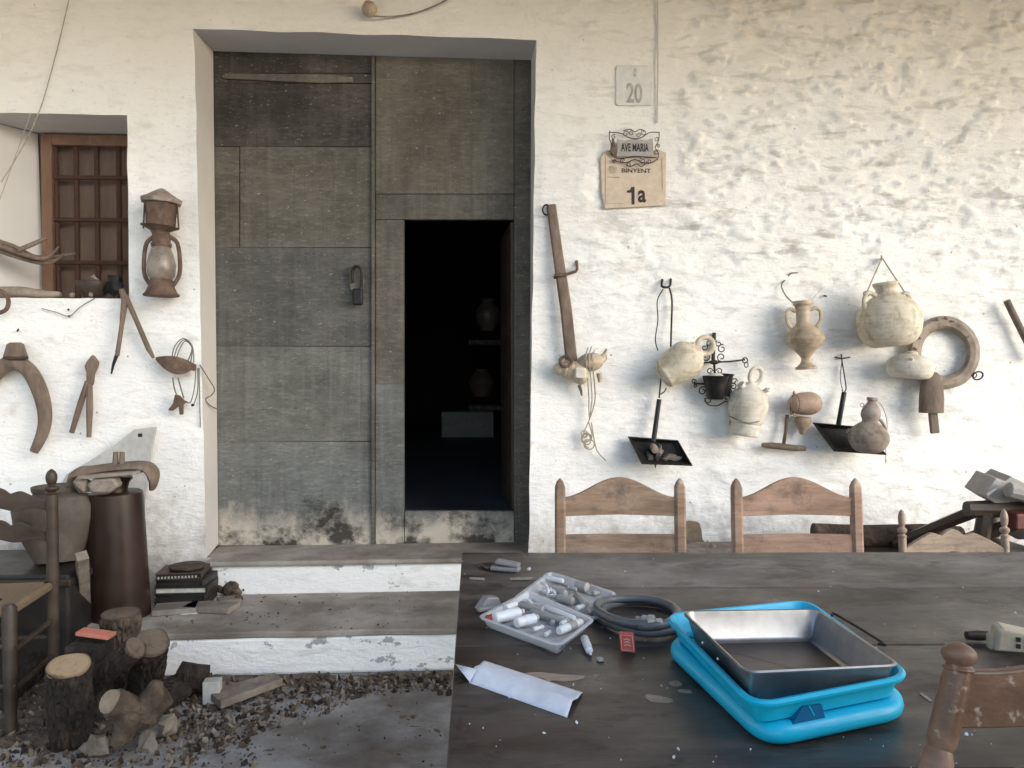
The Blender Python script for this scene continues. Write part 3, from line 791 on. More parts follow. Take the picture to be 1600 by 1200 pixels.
for pc, mt, lab, rz in ((966, 'wood_tan', 'scuffed brown chair with arched top rail, directly below the first dustpan behind the table', -.06),
                        (1247, 'wood_pink', 'pinkish arched chair behind the table, to the right of the scuffed brown one', -.05)):
    loc = chair_at(pc, 2.62, 0); loc.y -= .2
    loc = loc; H = ztop(747, loc + Vector((0, .25, 0)))
    q = loc + Vector((0, .24, 0))
    make_chair(loc, rz, .452, .40, H, 'arch', M[mt], lab, gC, rr=.0185, lean=.04,
               rails=[(ztop(806, q), ztop(777, q), ztop(747, q), 'arch'), (ztop(864, q), ztop(835, q), 0, 'flat'), (ztop(925, q), ztop(900, q), 0, 'flat')])
loc = chair_at(1492, 2.75, 0); loc.y -= .2; q = loc + Vector((0, .24, 0))
make_chair(loc, -.05, .40, .38, ztop(795, q), 'scallop', M['wood_pale'], 'low pale chair with triple scalloped crest rail and turned finials behind the table', gC, seat=.38, rr=.0135, lean=.03,
           rails=[(ztop(863, q), ztop(855, q), ztop(826, q), 'scallop'), (ztop(900, q), ztop(885, q), 0, 'flat')])
loc = chair_at(1492, 3.25); loc = loc + Vector((.17, 0, 0)); q = loc + Vector((0, .0, 0))
make_chair(loc, R(-80), .40, .38, ztop(765, q), 'scallop', M['wood_grey'], 'dark greyish chair with one turned finial showing above the pale scalloped crest', gC, seat=.40, rr=.022, lean=.02,
           rails=[(ztop(850, q), ztop(838, q), ztop(826, q), 'scallop')])
# left chair
bp = D(80, 575, 2.98); bp.z = 0; fp = Z(18, 1148, 0)
dv = (fp - bp); dl = dv.length; rz = math.atan2(dv.x, -dv.y)
wd = .44; right_v = Vector((math.cos(rz), math.sin(rz), 0))
ctr = (bp + fp) / 2 - right_v * (wd / 2 - .0175)
q = bp
make_chair(ctr, rz, wd, dl, ztop(733, q), 'scallop', M['wood_dark'], 'dark brown rush-seated chair at the left edge beside the logs', None, seat=.425, rr=.0215, lean=.0,
           rails=[(ztop(796, q), ztop(790, q), ztop(762, q), 'scallop'), (ztop(845, q), ztop(838, q), ztop(812, q), 'scallop')])
# foreground chair (near side of the table, seen from behind its left post)
def front_chair():
    H = .96; dep = .86
    top = D(1502, 575, dep); top.z = 0
    loc = Vector((top.x, top.y, 0))
    t = empty('chair', loc + Vector((.16, .1, 0)), 'reddish varnished chair with a ball finial at the near side of the table', 'chair')
    mt = M['wood_front']
    a = D(1447, 1260, .84); c = D(1497, 1046, .865)
    foot = Vector((a.x - .03, a.y, 0)); 
    m = MB(); d = (c - a)
    ex = a + (a - c) * .5
    m.tube([foot, Vector((ex.x - .01, ex.y + .01, .45)), a, a.lerp(c, .35), a.lerp(c, .42), a.lerp(c, .47), c.lerp(a, .1), c], [.013, .0145, .0158, .017, .013, .0158, .0152, .014], 16)
    tip = D(1499, 1003, .868)
    m.lathe(c, tip, [(0, .0155), (.08, .0165), (.2, .0125), (.3, .0150), (.5, .0180), (.7, .0172), (.88, .0115), (.97, .005), (1, .001)], 18)
    m.build('back_post', mt, t)
    off = Vector((.34, .10, 0))
    m = MB(); m.tube([foot + off, Vector((ex.x, ex.y, .45)) + off, a + off, c + off], [.016, .019, .021, .018], 14)
    m.lathe(c + off, tip + off, [(0, .018), (.10, .0205), (.2, .014), (.3, .0175), (.5, .0215), (.7, .0205), (.88, .013), (1, .001)], 18)
    m.build('back_post', mt, t)
    def rail(top0, bot0, amp, name='back_rail'):
        m = MB(); n = 24; rings = []
        for i in range(n + 1):
            u = i / n
            tp = top0 + off * u + Vector((0, -.03 * math.sin(math.pi * u), amp * math.sin(math.pi * u) - .004 * math.sin(3 * math.pi * u)))
            bt = bot0 + off * u + Vector((0, -.03 * math.sin(math.pi * u), -.004 * math.sin(math.pi * u)))
            nn = Vector((off.y, -off.x, 0)).normalized() * .010
            rings.append([tp + nn * .6, bt + nn, bt - nn, tp - nn * .6])
        m.loft(rings); m.build(name, mt, t, bevel=.0025)
    rail(D(1502, 1046, .862), D(1478, 1133, .853), .006)
    rail(D(1455, 1215, .842), D(1436, 1290, .836), .004)
    # seat and front legs reaching under the table
    fw_ = Vector((-.10, .34, 0)) * 1.0
    s0 = Vector((ex.x, ex.y, .45)); qd = [s0, s0 + off, s0 + off + fw_, s0 + fw_]
    m = MB(); rp_ = [Vector((p.x, p.y, 0)) for p in round_poly([Vector((p.x, p.y, 0)) for p in qd], .03, 3)]
    m.loft([inset(rp_, .01, .432), inset(rp_, 0, .44), inset(rp_, 0, .455), inset(rp_, .012, .465)]); m.build('seat', M['straw'], t)
    for p in (s0 + fw_, s0 + off + fw_):
        m = MB(); m.tube([Vector((p.x, p.y, 0)), Vector((p.x, p.y, .2)), Vector((p.x, p.y, .47))], [.015, .019, .018], 12); m.build('leg', mt, t)
    for z in (.15, .3):
        m = MB(); m.tube([Vector((s0.x, s0.y, z)), Vector((s0.x, s0.y, z)) + fw_], .010, 8); m.build('stretcher', mt, t)
        m = MB(); m.tube([Vector((s0.x, s0.y, z)) + fw_, Vector((s0.x, s0.y, z)) + fw_ + off], .010, 8); m.build('stretcher', mt, t)
front_chair()

# ================================================================ TABLE
TZ = .75
A = Z(722, 863, TZ); B_ = Z(1760, 862, TZ); D0 = Z(697, 1203, TZ)
nd = (D0 - A); 
C0 = B_ + nd
ctr = (A + C0) / 2
tb = empty('table', (ctr.x, ctr.y, 0), 'long dark worn plank table filling the lower right, strewn with odds and ends', 'table')
m = MB(); fr = [0, .30, .62, 1.0]
for f0, f1 in zip(fr, fr[1:]):
    g_ = .0012
    p = [A.lerp(D0, f0 + g_), B_.lerp(C0, f0 + g_), B_.lerp(C0, f1 - g_), A.lerp(D0, f1 - g_)]
    m.prism(p, -.035, nrm=(0, 0, 1), mi=1 if f0 == 0 else 0)
m.build('tabletop', [M['table'], M['table_b']], tb, smooth=False, bevel=.003)
for (f, g_) in ((.06, .05), (.06, .93), (.94, .05), (.94, .93)):
    p = A.lerp(B_, f).lerp(D0.lerp(C0, f), g_); m = MB()
    m.tube([(p.x, p.y, 0), (p.x, p.y, .2), (p.x, p.y, .6), (p.x, p.y, .715)], [.026, .034, .036, .036], 4); m.build('leg', M['wood_dark'], tb, smooth=False)
m = MB()
for (a, c) in ((A, B_), (D0, C0)):
    k = .06
    p, q = a.lerp(c, k), a.lerp(c, 1 - k); o_ = (D0 - A) * (.05 if a is A else -.05)
    mid = (p + q) / 2 + o_; ang = math.atan2((q - p).y, (q - p).x)
    m.box((mid.x, mid.y, .664), ((q - p).length, .022, .10), Matrix.Rotation(ang, 3, 'Z'))
m.build('apron', M['wood_dark'], tb, smooth=False)
# bare patches where the dark finish has chipped off
def patch(pts, name='bare_wood_patch', mt='wood_pale', z=TZ + .0012):
    m = MB(); q = poly_smooth([Z(x, y, z) for x, y in pts], 3)
    q = [p + Vector((.0012 * noise.noise(p * 180), .0012 * noise.noise(p * 150 + Vector((3, 3, 3))), 0)) for p in q]
    m.prism(q, -.002, nrm=(0, 0, 1)); m.build(name, M[mt], tb, smooth=False)
patch([(822, 1052), (840, 1050), (872, 1053), (912, 1056), (905, 1061), (880, 1064), (862, 1062), (858, 1066), (850, 1060), (830, 1058)])
patch([(1009, 1085), (1030, 1087), (1050, 1092), (1048, 1097), (1030, 1097), (1014, 1094)])
patch([(1045, 1066), (1058, 1063), (1066, 1070), (1052, 1071)]); patch([(1060, 1077), (1078, 1078), (1080, 1082), (1064, 1081)])
patch([(1437, 1084), (1441, 1083), (1455, 1093), (1452, 1095)])
m = MB()
for i in range(90):
    x, y = rnd.uniform(700, 1600), 870 + 330 * rnd.random() ** .7
    c = Z(x, y, TZ + .0012); r = rnd.choice((.0008, .0012, .0012, .0018, .003))
    m.rock(c, r, (1, 1, .5), .4, 1)
m.build('paint_fleck', M['white'], tb, kind='stuff')

# ================================================================ THINGS ON THE TABLE
def rz(z, q): return [Vector((p.x, p.y, z)) for p in q]
def table_things():
    # ---- lower tub
    cs = [Z(1036, 1013, .768), Z(1296, 962, .768), Z(1426, 1118, .768), Z(1206, 1160, .768)]
    cs = [Z(1040, 1008, .768), Z(1250, 952, .768), Z(1424, 1108, .768), Z(1196, 1156, .768)]
    q = round_poly(rz(0, cs), .055, 10)
    m = MB(); rings = []
    prof = [(.016, .7515), (.004, .753), (-.003, .759), (-.005, .767), (-.003, .775), (.003, .781), (.010, .783), (.018, .782), (.022, .777)]
    for i, z in prof: rings.append(inset(q, i, z))
    rings += [inset(q, .024, .766), inset(q, .03, .757), inset(q, .09, .756)]
    m.loft(rings)
    m.build('tub', M['blue'], label='bottom turquoise plastic tub with a thick rounded rim, lying flat on the table', cat='tub', group='stacked turquoise tubs')
    # ---- upper tub
    cs = [Z(1038, 958, .822), Z(1262, 936, .822), Z(1426, 1053, .822), Z(1178, 1100, .822)]
    q = round_poly(rz(0, cs), .045, 10)
    m = MB(); rings = []
    prof = [(.030, .782), (.022, .7825), (.015, .786), (.009, .803), (.006, .811), (.001, .812), (-.003, .814), (-.004, .818), (0, .8215), (.005, .821), (.0085, .816), (.012, .802), (.018, .790), (.03, .787), (.08, .7865)]
    for i, z in prof: rings.append(inset(q, i, z))
    m.loft(rings)
    up = m.build('tub', M['blue'], label='upper turquoise plastic tub with its hand hole painted as shade, holding the roasting pan', cat='tub', group='stacked turquoise tubs')
    a, c = Z(1235, 1131, .78), Z(1290, 1126, .779)
    fr = []
    for (x, y, z) in ((1234, 1136, .779), (1292, 1127, .779), (1283, 1100, .7985), (1254, 1103, .7985)):
        fr.append(Z(x, y, z))
    # notch piece kept proud of the wall; hole shade put into its colour
    def on_wall(px, py):
        n0 = inset(q, .0115, 0); best = None
        d = ray(px, py)
        i0 = None
        s0, s1 = cs[3], cs[2]
        t_ = (s1 - s0); t_.z = 0; t_.normalize(); nn = Vector((t_.y, -t_.x, 0))
        if nn.dot((cs[0] + cs[1]) / 2 - s0) > 0: nn = -nn      # outward
        pl = s0 - nn * .0060
        tt = (pl - CAM).dot(nn) / d.dot(nn)
        return CAM + d * tt, nn
    pts = [on_wall(*p) for p in ((1234, 1140), (1292, 1132), (1284, 1101), (1255, 1104))]
    m = MB(); m.prism([p for p, n_ in pts], .010, nrm=-pts[0][1]); m.build('hand_hole_shade', M['blue_dark'], up, smooth=False)
    m = MB(); 
    m.tube([on_wall(1264, 1103)[0], on_wall(1272, 1118)[0]], .0012, 6); m.build('hinge_rib', M['blue'], up)
    # ---- roasting pan
    cs = [Z(1067, 956, .847), Z(1276, 953, .833), Z(1406, 1040, .838), Z(1166, 1051, .852)]
    nz_ = (cs[1] - cs[0]).cross(cs[3] - cs[0]); cs0 = cs[0].copy()
    def pz(p): return cs0.z - ((p.x - cs0.x) * nz_.x + (p.y - cs0.y) * nz_.y) / nz_.z
    def pin(d, dz): return [Vector((p.x, p.y, pz(p) + dz)) for p in inset(q, d, 0)]
    q = round_poly(rz(0, cs), .022, 8)
    m = MB(); rings = []
    for i, z in [(.030, -.052), (.021, -.051), (.015, -.045), (.002, -.002), (-.0025, -.002), (-.003, .0), (-.001, .002), (.0025, .001), (.004, -.003), (.016, -.040), (.021, -.0455), (.030, -.048)]:
        rings.append(pin(i, z))
    m.loft(rings, True, False)
    pn = m.build('roasting_pan', M['steel'], label='stained steel roasting pan standing in the upper turquoise tub', cat='roasting pan')
    m = MB(); rr_ = pin(.028, -.0472); m.prism(rr_, -.003, nrm=(0, 0, 1)); m.build('pan_bottom', M['steel_dark'], pn, smooth=False)
    a, c = Z(1300, 962, .84), Z(1372, 1006, .84); o = Vector((.010, .006, 0))
    m = MB(); m.tube([a, a + o, c + o, c], .0022, 8, smooth=3); m.build('handle', M['iron'], pn)
    a, c = D(1096, 1003, 1.20), D(1131, 1035, 1.13)
    lft = (cs[3] - cs[0]).normalized(); ow = Vector((-lft.y, lft.x, 0)); ow = ow if ow.x < 0 else -ow
    p = cs[0].lerp(cs[3], .42) + ow * .003; p.z = .835; p2 = cs[0].lerp(cs[3], .66) + ow * .003; p2.z = .835
    for pp in (p, p2):
        m = MB(); m.lathe(pp + ow * .001, pp + ow * .004, [(0, .003), (.6, .003), (1, .0015)], 10); m.build('rivet', M['chrome'], pn)
    # ---- hose coil
    t = None
    c = Z(998, 966, .757)
    pts = []; n = 64; r0 = .084
    for i in range(n + 1):
        u = i / n; a = R(150) + u * R(360 * 2.35)
        r = r0 - .010 * u + .003 * math.sin(a * 3)
        cc = c + Vector((.010 * math.sin(u * 5), .006 * math.cos(u * 4), 0))
        z = .7595 + .016 * min(1, max(0, (u - .35) / .25)) - .004 * math.sin(a)
        pts.append(Vector((cc.x + r * math.cos(a), cc.y + r * math.sin(a) * 1.3, max(.7595, z))))
    e0 = Z(1003, 968, .775)
    m = MB(); m.tube(pts, .0088, 12)
    hs = m.build('hose', M['hose'], label='coiled grey rubber hose with metal end fittings beside the clear tray', cat='hose')
    a = pts[-1]; d = (pts[-1] - pts[-2]).normalized()
    m = MB(); m.lathe(a - d * .006, a + d * .032, [(0, .0098), (.3, .0102), (.32, .0085), (.45, .0085), (.47, .0108), (.75, .0108), (.77, .006), (1, .0055)], 12); m.build('fitting', M['tin'], hs)
    a = pts[0]; d = (pts[0] - pts[1]).normalized()
    m = MB(); m.lathe(a - d * .005, a + d * .030, [(0, .0098), (.3, .0102), (.32, .0085), (.5, .0105), (.8, .0105), (.82, .007), (1, .007)], 12); m.build('fitting', M['tin'], hs)
    a = Z(1000, 968, .765); d = Vector((.8, -.5, 0)).normalized()
    m = MB(); m.lathe(a - d * .008, a + d * .030, [(0, .006), (.3, .006), (.35, .0105), (.65, .0105), (.7, .013), (.95, .013), (1, .010)], 14)
    m.build('hose_connector', M['tin'], label='small chrome hose connector lying inside the coil of grey hose', cat='connector')
    # ---- red tag box
    a, c = Z(970, 1018, .753), Z(993, 1020, .753); ex = (c - a); hgt = .030
    back = Vector((.002, .010, .0)); up_ = Vector((-.001, .012, hgt))
    m = MB(); m.loft([[a, c, c + up_, a + up_], [a + back, c + back, c + back + up_, a + back + up_]])
    bx = m.build('matchbox', M['red_card'], smooth=False, bevel=.0008, label='small red box with a pale printed frame standing by the hose', cat='box')
    nn = (c - a).cross(up_).normalized(); nn = nn if nn.y < 0 else -nn
    m = MB()
    def bp(u, v): return a + ex * u + up_ * v + nn * .0006
    loop = [bp(.1,.1), bp(.9,.1), bp(.9,.9), bp(.1,.9)]
    m.tube(loop, .0007, 5, closed=True)
    for k in (.35, .5, .65): m.tube([bp(.3, k), bp(.5, k + .06), bp(.7, k)], .0008, 5)
    m.build('printed_frame', M['sign'], bx)
    # ---- glue bottle and cap
    a, c = Z(913, 997, .759), Z(923, 1022, .757)
    m = MB(); m.lathe(a, c, [(0, .006), (.05, .0078), (.55, .0078), (.62, .006)], 16); gb = m.build('glue_bottle', M['white'], label='little white glue bottle lying just in front of the clear tray', cat='bottle')
    m = MB(); m.lathe(a.lerp(c, .62), c, [(0, .0068), (.45, .0068), (.55, .0035), (1, .0022)], 14); m.build('nozzle', M['paper'], gb)
    c = Z(938, 1031, .752); m = MB(); m.lathe(c - Vector((0, 0, .001)), c + Vector((0, 0, .004)), [(0, .0062), (.7, .0062), (1, .0045)], 18)
    m.build('bottle_cap', M['tin'], label='round pale cap lying on the table near the glue bottle', cat='cap')
    # ---- folded paper
    m = MB(); n = 28; rings = []
    bk0, bk1 = Z(757, 1033, .751), Z(911, 1083, .751)
    fr0, fr1 = Z(733, 1067, .751), Z(886, 1121, .751)
    for i in range(n + 1):
        u = i / n; a = bk0.lerp(bk1, u); f = fr0.lerp(fr1, u)
        wv = .0025 * math.sin(u * 7 + 1) + .002 * math.sin(u * 17)
        fold = a.lerp(f, .66) + Vector((0, 0, .0125 + wv))
        mid = a.lerp(f, .35) + Vector((0, 0, .001 - wv * .6 + .003 * math.sin(u * 5)))
        top2 = a.lerp(f, .70) + Vector((0, 0, .0115 + wv))
        ring = [a + Vector((0, 0, .001)), a.lerp(f, .12) + Vector((0, 0, .004)), mid + Vector((0, 0, .007)), fold, top2, a.lerp(f, .90) + Vector((0, 0, .005)), f]
        rings.append(ring)
    th = Vector((0, 0, -.0006))
    m.loft(rings, closed=False)
    l0 = Z(712, 1038, .762)
    m.b.verts.ensure_lookup_table()
    a, c, e = [m.b.verts.new(p) for p in (Z(745, 1046, .765), Z(734, 1066, .753), l0)]
    m.b.faces.new((a, c, e))
    pp = m.build('paper_sheet', M['paper'], label='creased white sheet of paper folded lengthwise on the table corner', cat='paper')
    sd_ = pp.modifiers.new('solid', 'SOLIDIFY'); sd_.thickness = .0006
    # ---- stapler, clip, sticks
    a = Z(790, 888, .76); m = MB(); Mz = Matrix.Rotation(-.35, 3, 'Z')
    m.box(a, (.075, .028, .010), Mz); m.box(a + Vector((.006, .004, .012)), (.062, .030, .009), Matrix.Rotation(-.35, 3, 'Z') @ Matrix.Rotation(.12, 3, 'Y'))
    m.build('stapler', M['plastic_grey'], smooth=False, bevel=.003, label='dark grey stapler near the far left corner of the table', cat='stapler')
    a = Z(764, 884, .757); m = MB(); m.box(a, (.035, .045, .007), Matrix.Rotation(.5, 3, 'Z')); m.build('hinge_plate', M['steel_dark'], smooth=False, bevel=.002, label='small dark metal plate lying to the left of the stapler', cat='plate')
    a = Z(763, 941, .762); m = MB(); Mz = Matrix.Rotation(.5, 3, 'Z')
    m.loft([[a + Mz @ Vector((x, y, z)) for x, z in ((-.030, -.010), (.028, -.010), (.020, .010), (-.008, .014))] for y in (-.012, .012)])
    m.box(a + Vector((-.002, -.022, -.006)), (.050, .014, .009), Mz)
    m.build('paper_clamp', M['plastic_grey'], smooth=False, bevel=.003, label='grey clamp lying between the table edge and the clear tray', cat='clamp')
    for i, (x0, y0, x1, y1, lb) in enumerate(((734, 904, 757, 905, 'short pale wooden stick nearest the left edge of the table'), (797, 905, 832, 904, 'longer pale wooden stick behind the clear tray'))):
        m = MB(); m.tube([Z(x0, y0, .753), Z((x0+x1)/2, (y0+y1)/2, .7535), Z(x1, y1, .753)], .0035, 6); m.build('wooden_stick', M['clay_dust'], label=lb, cat='stick', group='pale sticks on the table')
    a = Z(826, 889, .753); m = MB(); m.rock(a, .005, (1.4, 1, .7)); m.build('paper_scrap', M['white'], label='tiny white scrap of paper right of the stapler', cat='scrap')
    # ---- clear clamshell tray with plastic pieces
    tr = empty('plastic_tray', Z(865, 955, TZ), 'open clear plastic clamshell tray heaped with white tubes and caps', 'tray')
    def shell(cs, h):
        q = round_poly(rz(0, [Z(x, y, TZ + h) for x, y in cs]), .018, 6); m = MB()
        m.loft([inset(q, i, z) for i, z in ((.030, .7515), (.014, .7515), (.006, TZ + .4*h), (.001, TZ + h - .002), (-.005, TZ + h - .002), (-.006, TZ + h), (-.004, TZ + h + .001), (.002, TZ + h + .001), (.008, TZ + .4*h + .002), (.016, .7535), (.03, .7535))])
        return m, q
    m, q1 = shell(((750, 964), (826, 924), (926, 968), (872, 1008)), .024); m.build('tray_half', M['clear'], tr, label='front half of the clear tray')
    m, q2 = shell(((806, 934), (860, 894), (960, 926), (932, 966)), .016); m.build('tray_half', M['clear'], tr, label='rear half of the clear tray')
    gp = 'white plastic pieces heaped in the clear tray'
    def tubeitem(x0, y0, x1, y1, r, z, lb, mt='white', name='white_tube', cap=False, cat='tube'):
        a, c = Z(x0, y0, z), Z(x1, y1, z); m = MB()
        m.lathe(a, c, [(0, r * .8), (.04, r), (.5, r), (.96, r), (1, r * .75)] if not cap else [(0, r), (.4, r), (.42, r*.8), (.6, r * .75), (.62, r * .45), (1, r * .4)], 14)
        o = m.build(name, M[mt], label=lb, cat=cat, group=gp)
        if not cap and mt == 'white' and r > .008:
            k0 = .35 + .2 * rnd.random(); m = MB(); m.lathe(a.lerp(c, k0), a.lerp(c, k0 + .3), [(0, r + .0004), (1, r + .0004)], 14, cap0=False, cap1=False); m.build('label_band', M['paper' if r > .010 else 'tin'], o)
            m = MB(); m.lathe(a.lerp(c, .93), a.lerp(c, 1.10), [(0, r * .62), (.8, r * .6), (1, r * .45)], 12); m.build('screw_cap', M['tin'], o)
    tubeitem(772, 966, 812, 957, .0115, .772, 'fat white capped tube beside the red scrap, at the left of the tray')
    tubeitem(806, 973, 836, 966, .0105, .770, 'stout bright white tube second from the left in the front half')
    tubeitem(873, 986, 908, 972, .0085, .768, 'bright white tube at the right corner of the front half')
    tubeitem(790, 950, 806, 944, .007, .770, 'small white tube at the back left of the front half')
    tubeitem(812, 945, 850, 953, .008, .768, 'translucent grey tube across the back of the front half', 'tin')
    tubeitem(850, 948, 898, 967, .006, .769, 'long thin white stick slanting through the tray middle')
    tubeitem(830, 956, 890, 972, .007, .764, 'long greyish tube lying below the thin white stick', 'tin')
    tubeitem(850, 902, 880, 908, .006, .764, 'white bar along the far rim of the rear half')
    tubeitem(900, 914, 918, 918, .011, .768, 'short ribbed grey cylinder at the far right of the rear half', 'tin')
    tubeitem(862, 920, 884, 928, .008, .764, 'grey white tube in the centre of the rear half', 'tin')
    tubeitem(872, 934, 896, 940, .0085, .764, 'grey tube leaning to the hose in the rear half', 'tin')
    tubeitem(900, 930, 916, 944, .008, .764, 'grey stub against the hose in the rear half', 'tin')
    a = [Z(845, 911, .768), Z(852, 914, .772), Z(856, 921, .77), Z(856, 928, .766)]; m = MB(); m.tube(a, .0035, 8, smooth=4); m.build('curved_hook', M['white'], label='curved white plastic hook in the rear half of the tray', cat='hook', group=gp)
    for i in range(26):
        f = i < 15
        u, v = rnd.uniform(.12, .88), rnd.uniform(.12, .88)
        cs = ((760, 964), (826, 928), (916, 968), (868, 1000)) if f else ((816, 934), (860, 900), (948, 926), (926, 958))
        x = (cs[0][0]*(1-u) + cs[1][0]*u)*(1-v) + (cs[3][0]*(1-u) + cs[2][0]*u)*v; y = (cs[0][1]*(1-u) + cs[1][1]*u)*(1-v) + (cs[3][1]*(1-u) + cs[2][1]*u)*v
        a = Z(x, y, .759 + .006 * (i % 2)); an = rnd.uniform(0, 3.1); d = Vector((math.cos(an), math.sin(an), rnd.uniform(-.15, .15))) * rnd.uniform(.008, .017)
        r = rnd.uniform(.004, .0065); m = MB()
        m.lathe(a - d, a + d, [(0, r * .7), (.1, r), (.45, r), (.5, r * .7), (.8, r * .7), (.85, r), (1, r * .8)], 10)
        m.build('small_cap', M['white' if i % 3 else 'tin'], label='tiny whitish plastic cap jumbled in the clear tray', cat='cap', group='tiny caps in the clear tray')
    a = Z(766, 966, .768); m = MB(); m.box(a, (.018, .016, .012), Matrix.Rotation(.5, 3, 'Z')); m.build('red_scrap', M['red_card'], smooth=False, bevel=.002, label='red plastic scrap at the left tip of the clear tray', cat='scrap')
    # ---- white adapter behind the near chair
    m = MB(); a = Z(1582, 1022, .752)
    Mz = Matrix.Rotation(-.35, 3, 'Z'); c = a + Vector((.012, .015, .022))
    pr = [(-.034, -.020), (-.030, .020), (-.020, .024), (.030, .016), (.036, -.018)]
    m.loft([[c + Mz @ Vector((x * q_, y, z * q_)) for x, z in pr] for y, q_ in ((-.020, .9), (-.014, 1), (.018, 1), (.024, .88))])
    ad = m.build('socket_block', M['skin_clay'], smooth=False, bevel=.003, label='cream socket block with small square holes behind the near chair', cat='socket')
    for x, z in ((.004, .006), (.018, .006), (.004, -.006), (.018, -.006)):
        m = MB(); m.box(c + Mz @ Vector((x - .002, -.0205, z)), (.007, .003, .008), Mz); m.build('socket_hole', M['ink'], ad, smooth=False)
    a = Z(1551, 1014, .752); m = MB(); m.box(a + Vector((0, 0, .015)), (.018, .018, .028), Matrix.Rotation(-.2, 3, 'Z')); m.build('plug', M['skin_clay'], smooth=False, bevel=.004, label='small cream plug next to the socket block', cat='plug')
    m = MB(); a, c = Z(1510, 993, .762), Z(1543, 993, .762); m.tube([a, a.lerp(c, .5), c], [.008, .010, .009], 10); m.build('cork', M['wood_dark'], label='dark rounded stub left of the cream plug', cat='cork')
table_things()

# ================================================================ THINGS ON THE WALL, RIGHT OF THE DOOR
def spiral(cx, cy, r, a0, turns, off, tight=.25, k=26):
    out = []
    for i in range(k + 1):
        u = i / k; a = a0 + turns * 2 * math.pi * u; rr_ = r * (1 - (1 - tight) * u)
        out.append(W(cx + rr_ * math.cos(a), cy - rr_ * math.sin(a), off))
    return out
def ringpts(cx, cy, rx, ry, off, n=24, tilt=0, d=0):
    return [W(cx + rx * math.cos(2*math.pi*i/n) * math.cos(tilt) - ry * math.sin(2*math.pi*i/n) * math.sin(tilt),
              cy - (rx * math.cos(2*math.pi*i/n) * math.sin(tilt) + ry * math.sin(2*math.pi*i/n) * math.cos(tilt)), off + d * math.cos(2*math.pi*i/n)) for i in range(n)]
def lath(m, x0, y0, x1, y1, prof, off, **k):
    m.lathe(W(x0, y0, off), W(x1, y1, off), [(t, r * S0 * .985) for t, r in prof], **k); return m
def nail(x, y, parent=None, off=.03):
    m = MB(); m.tube([W(x, y, -.01), W(x, y - 1, off), W(x, y - 4, off + .006)], .0035, 6)
    return m
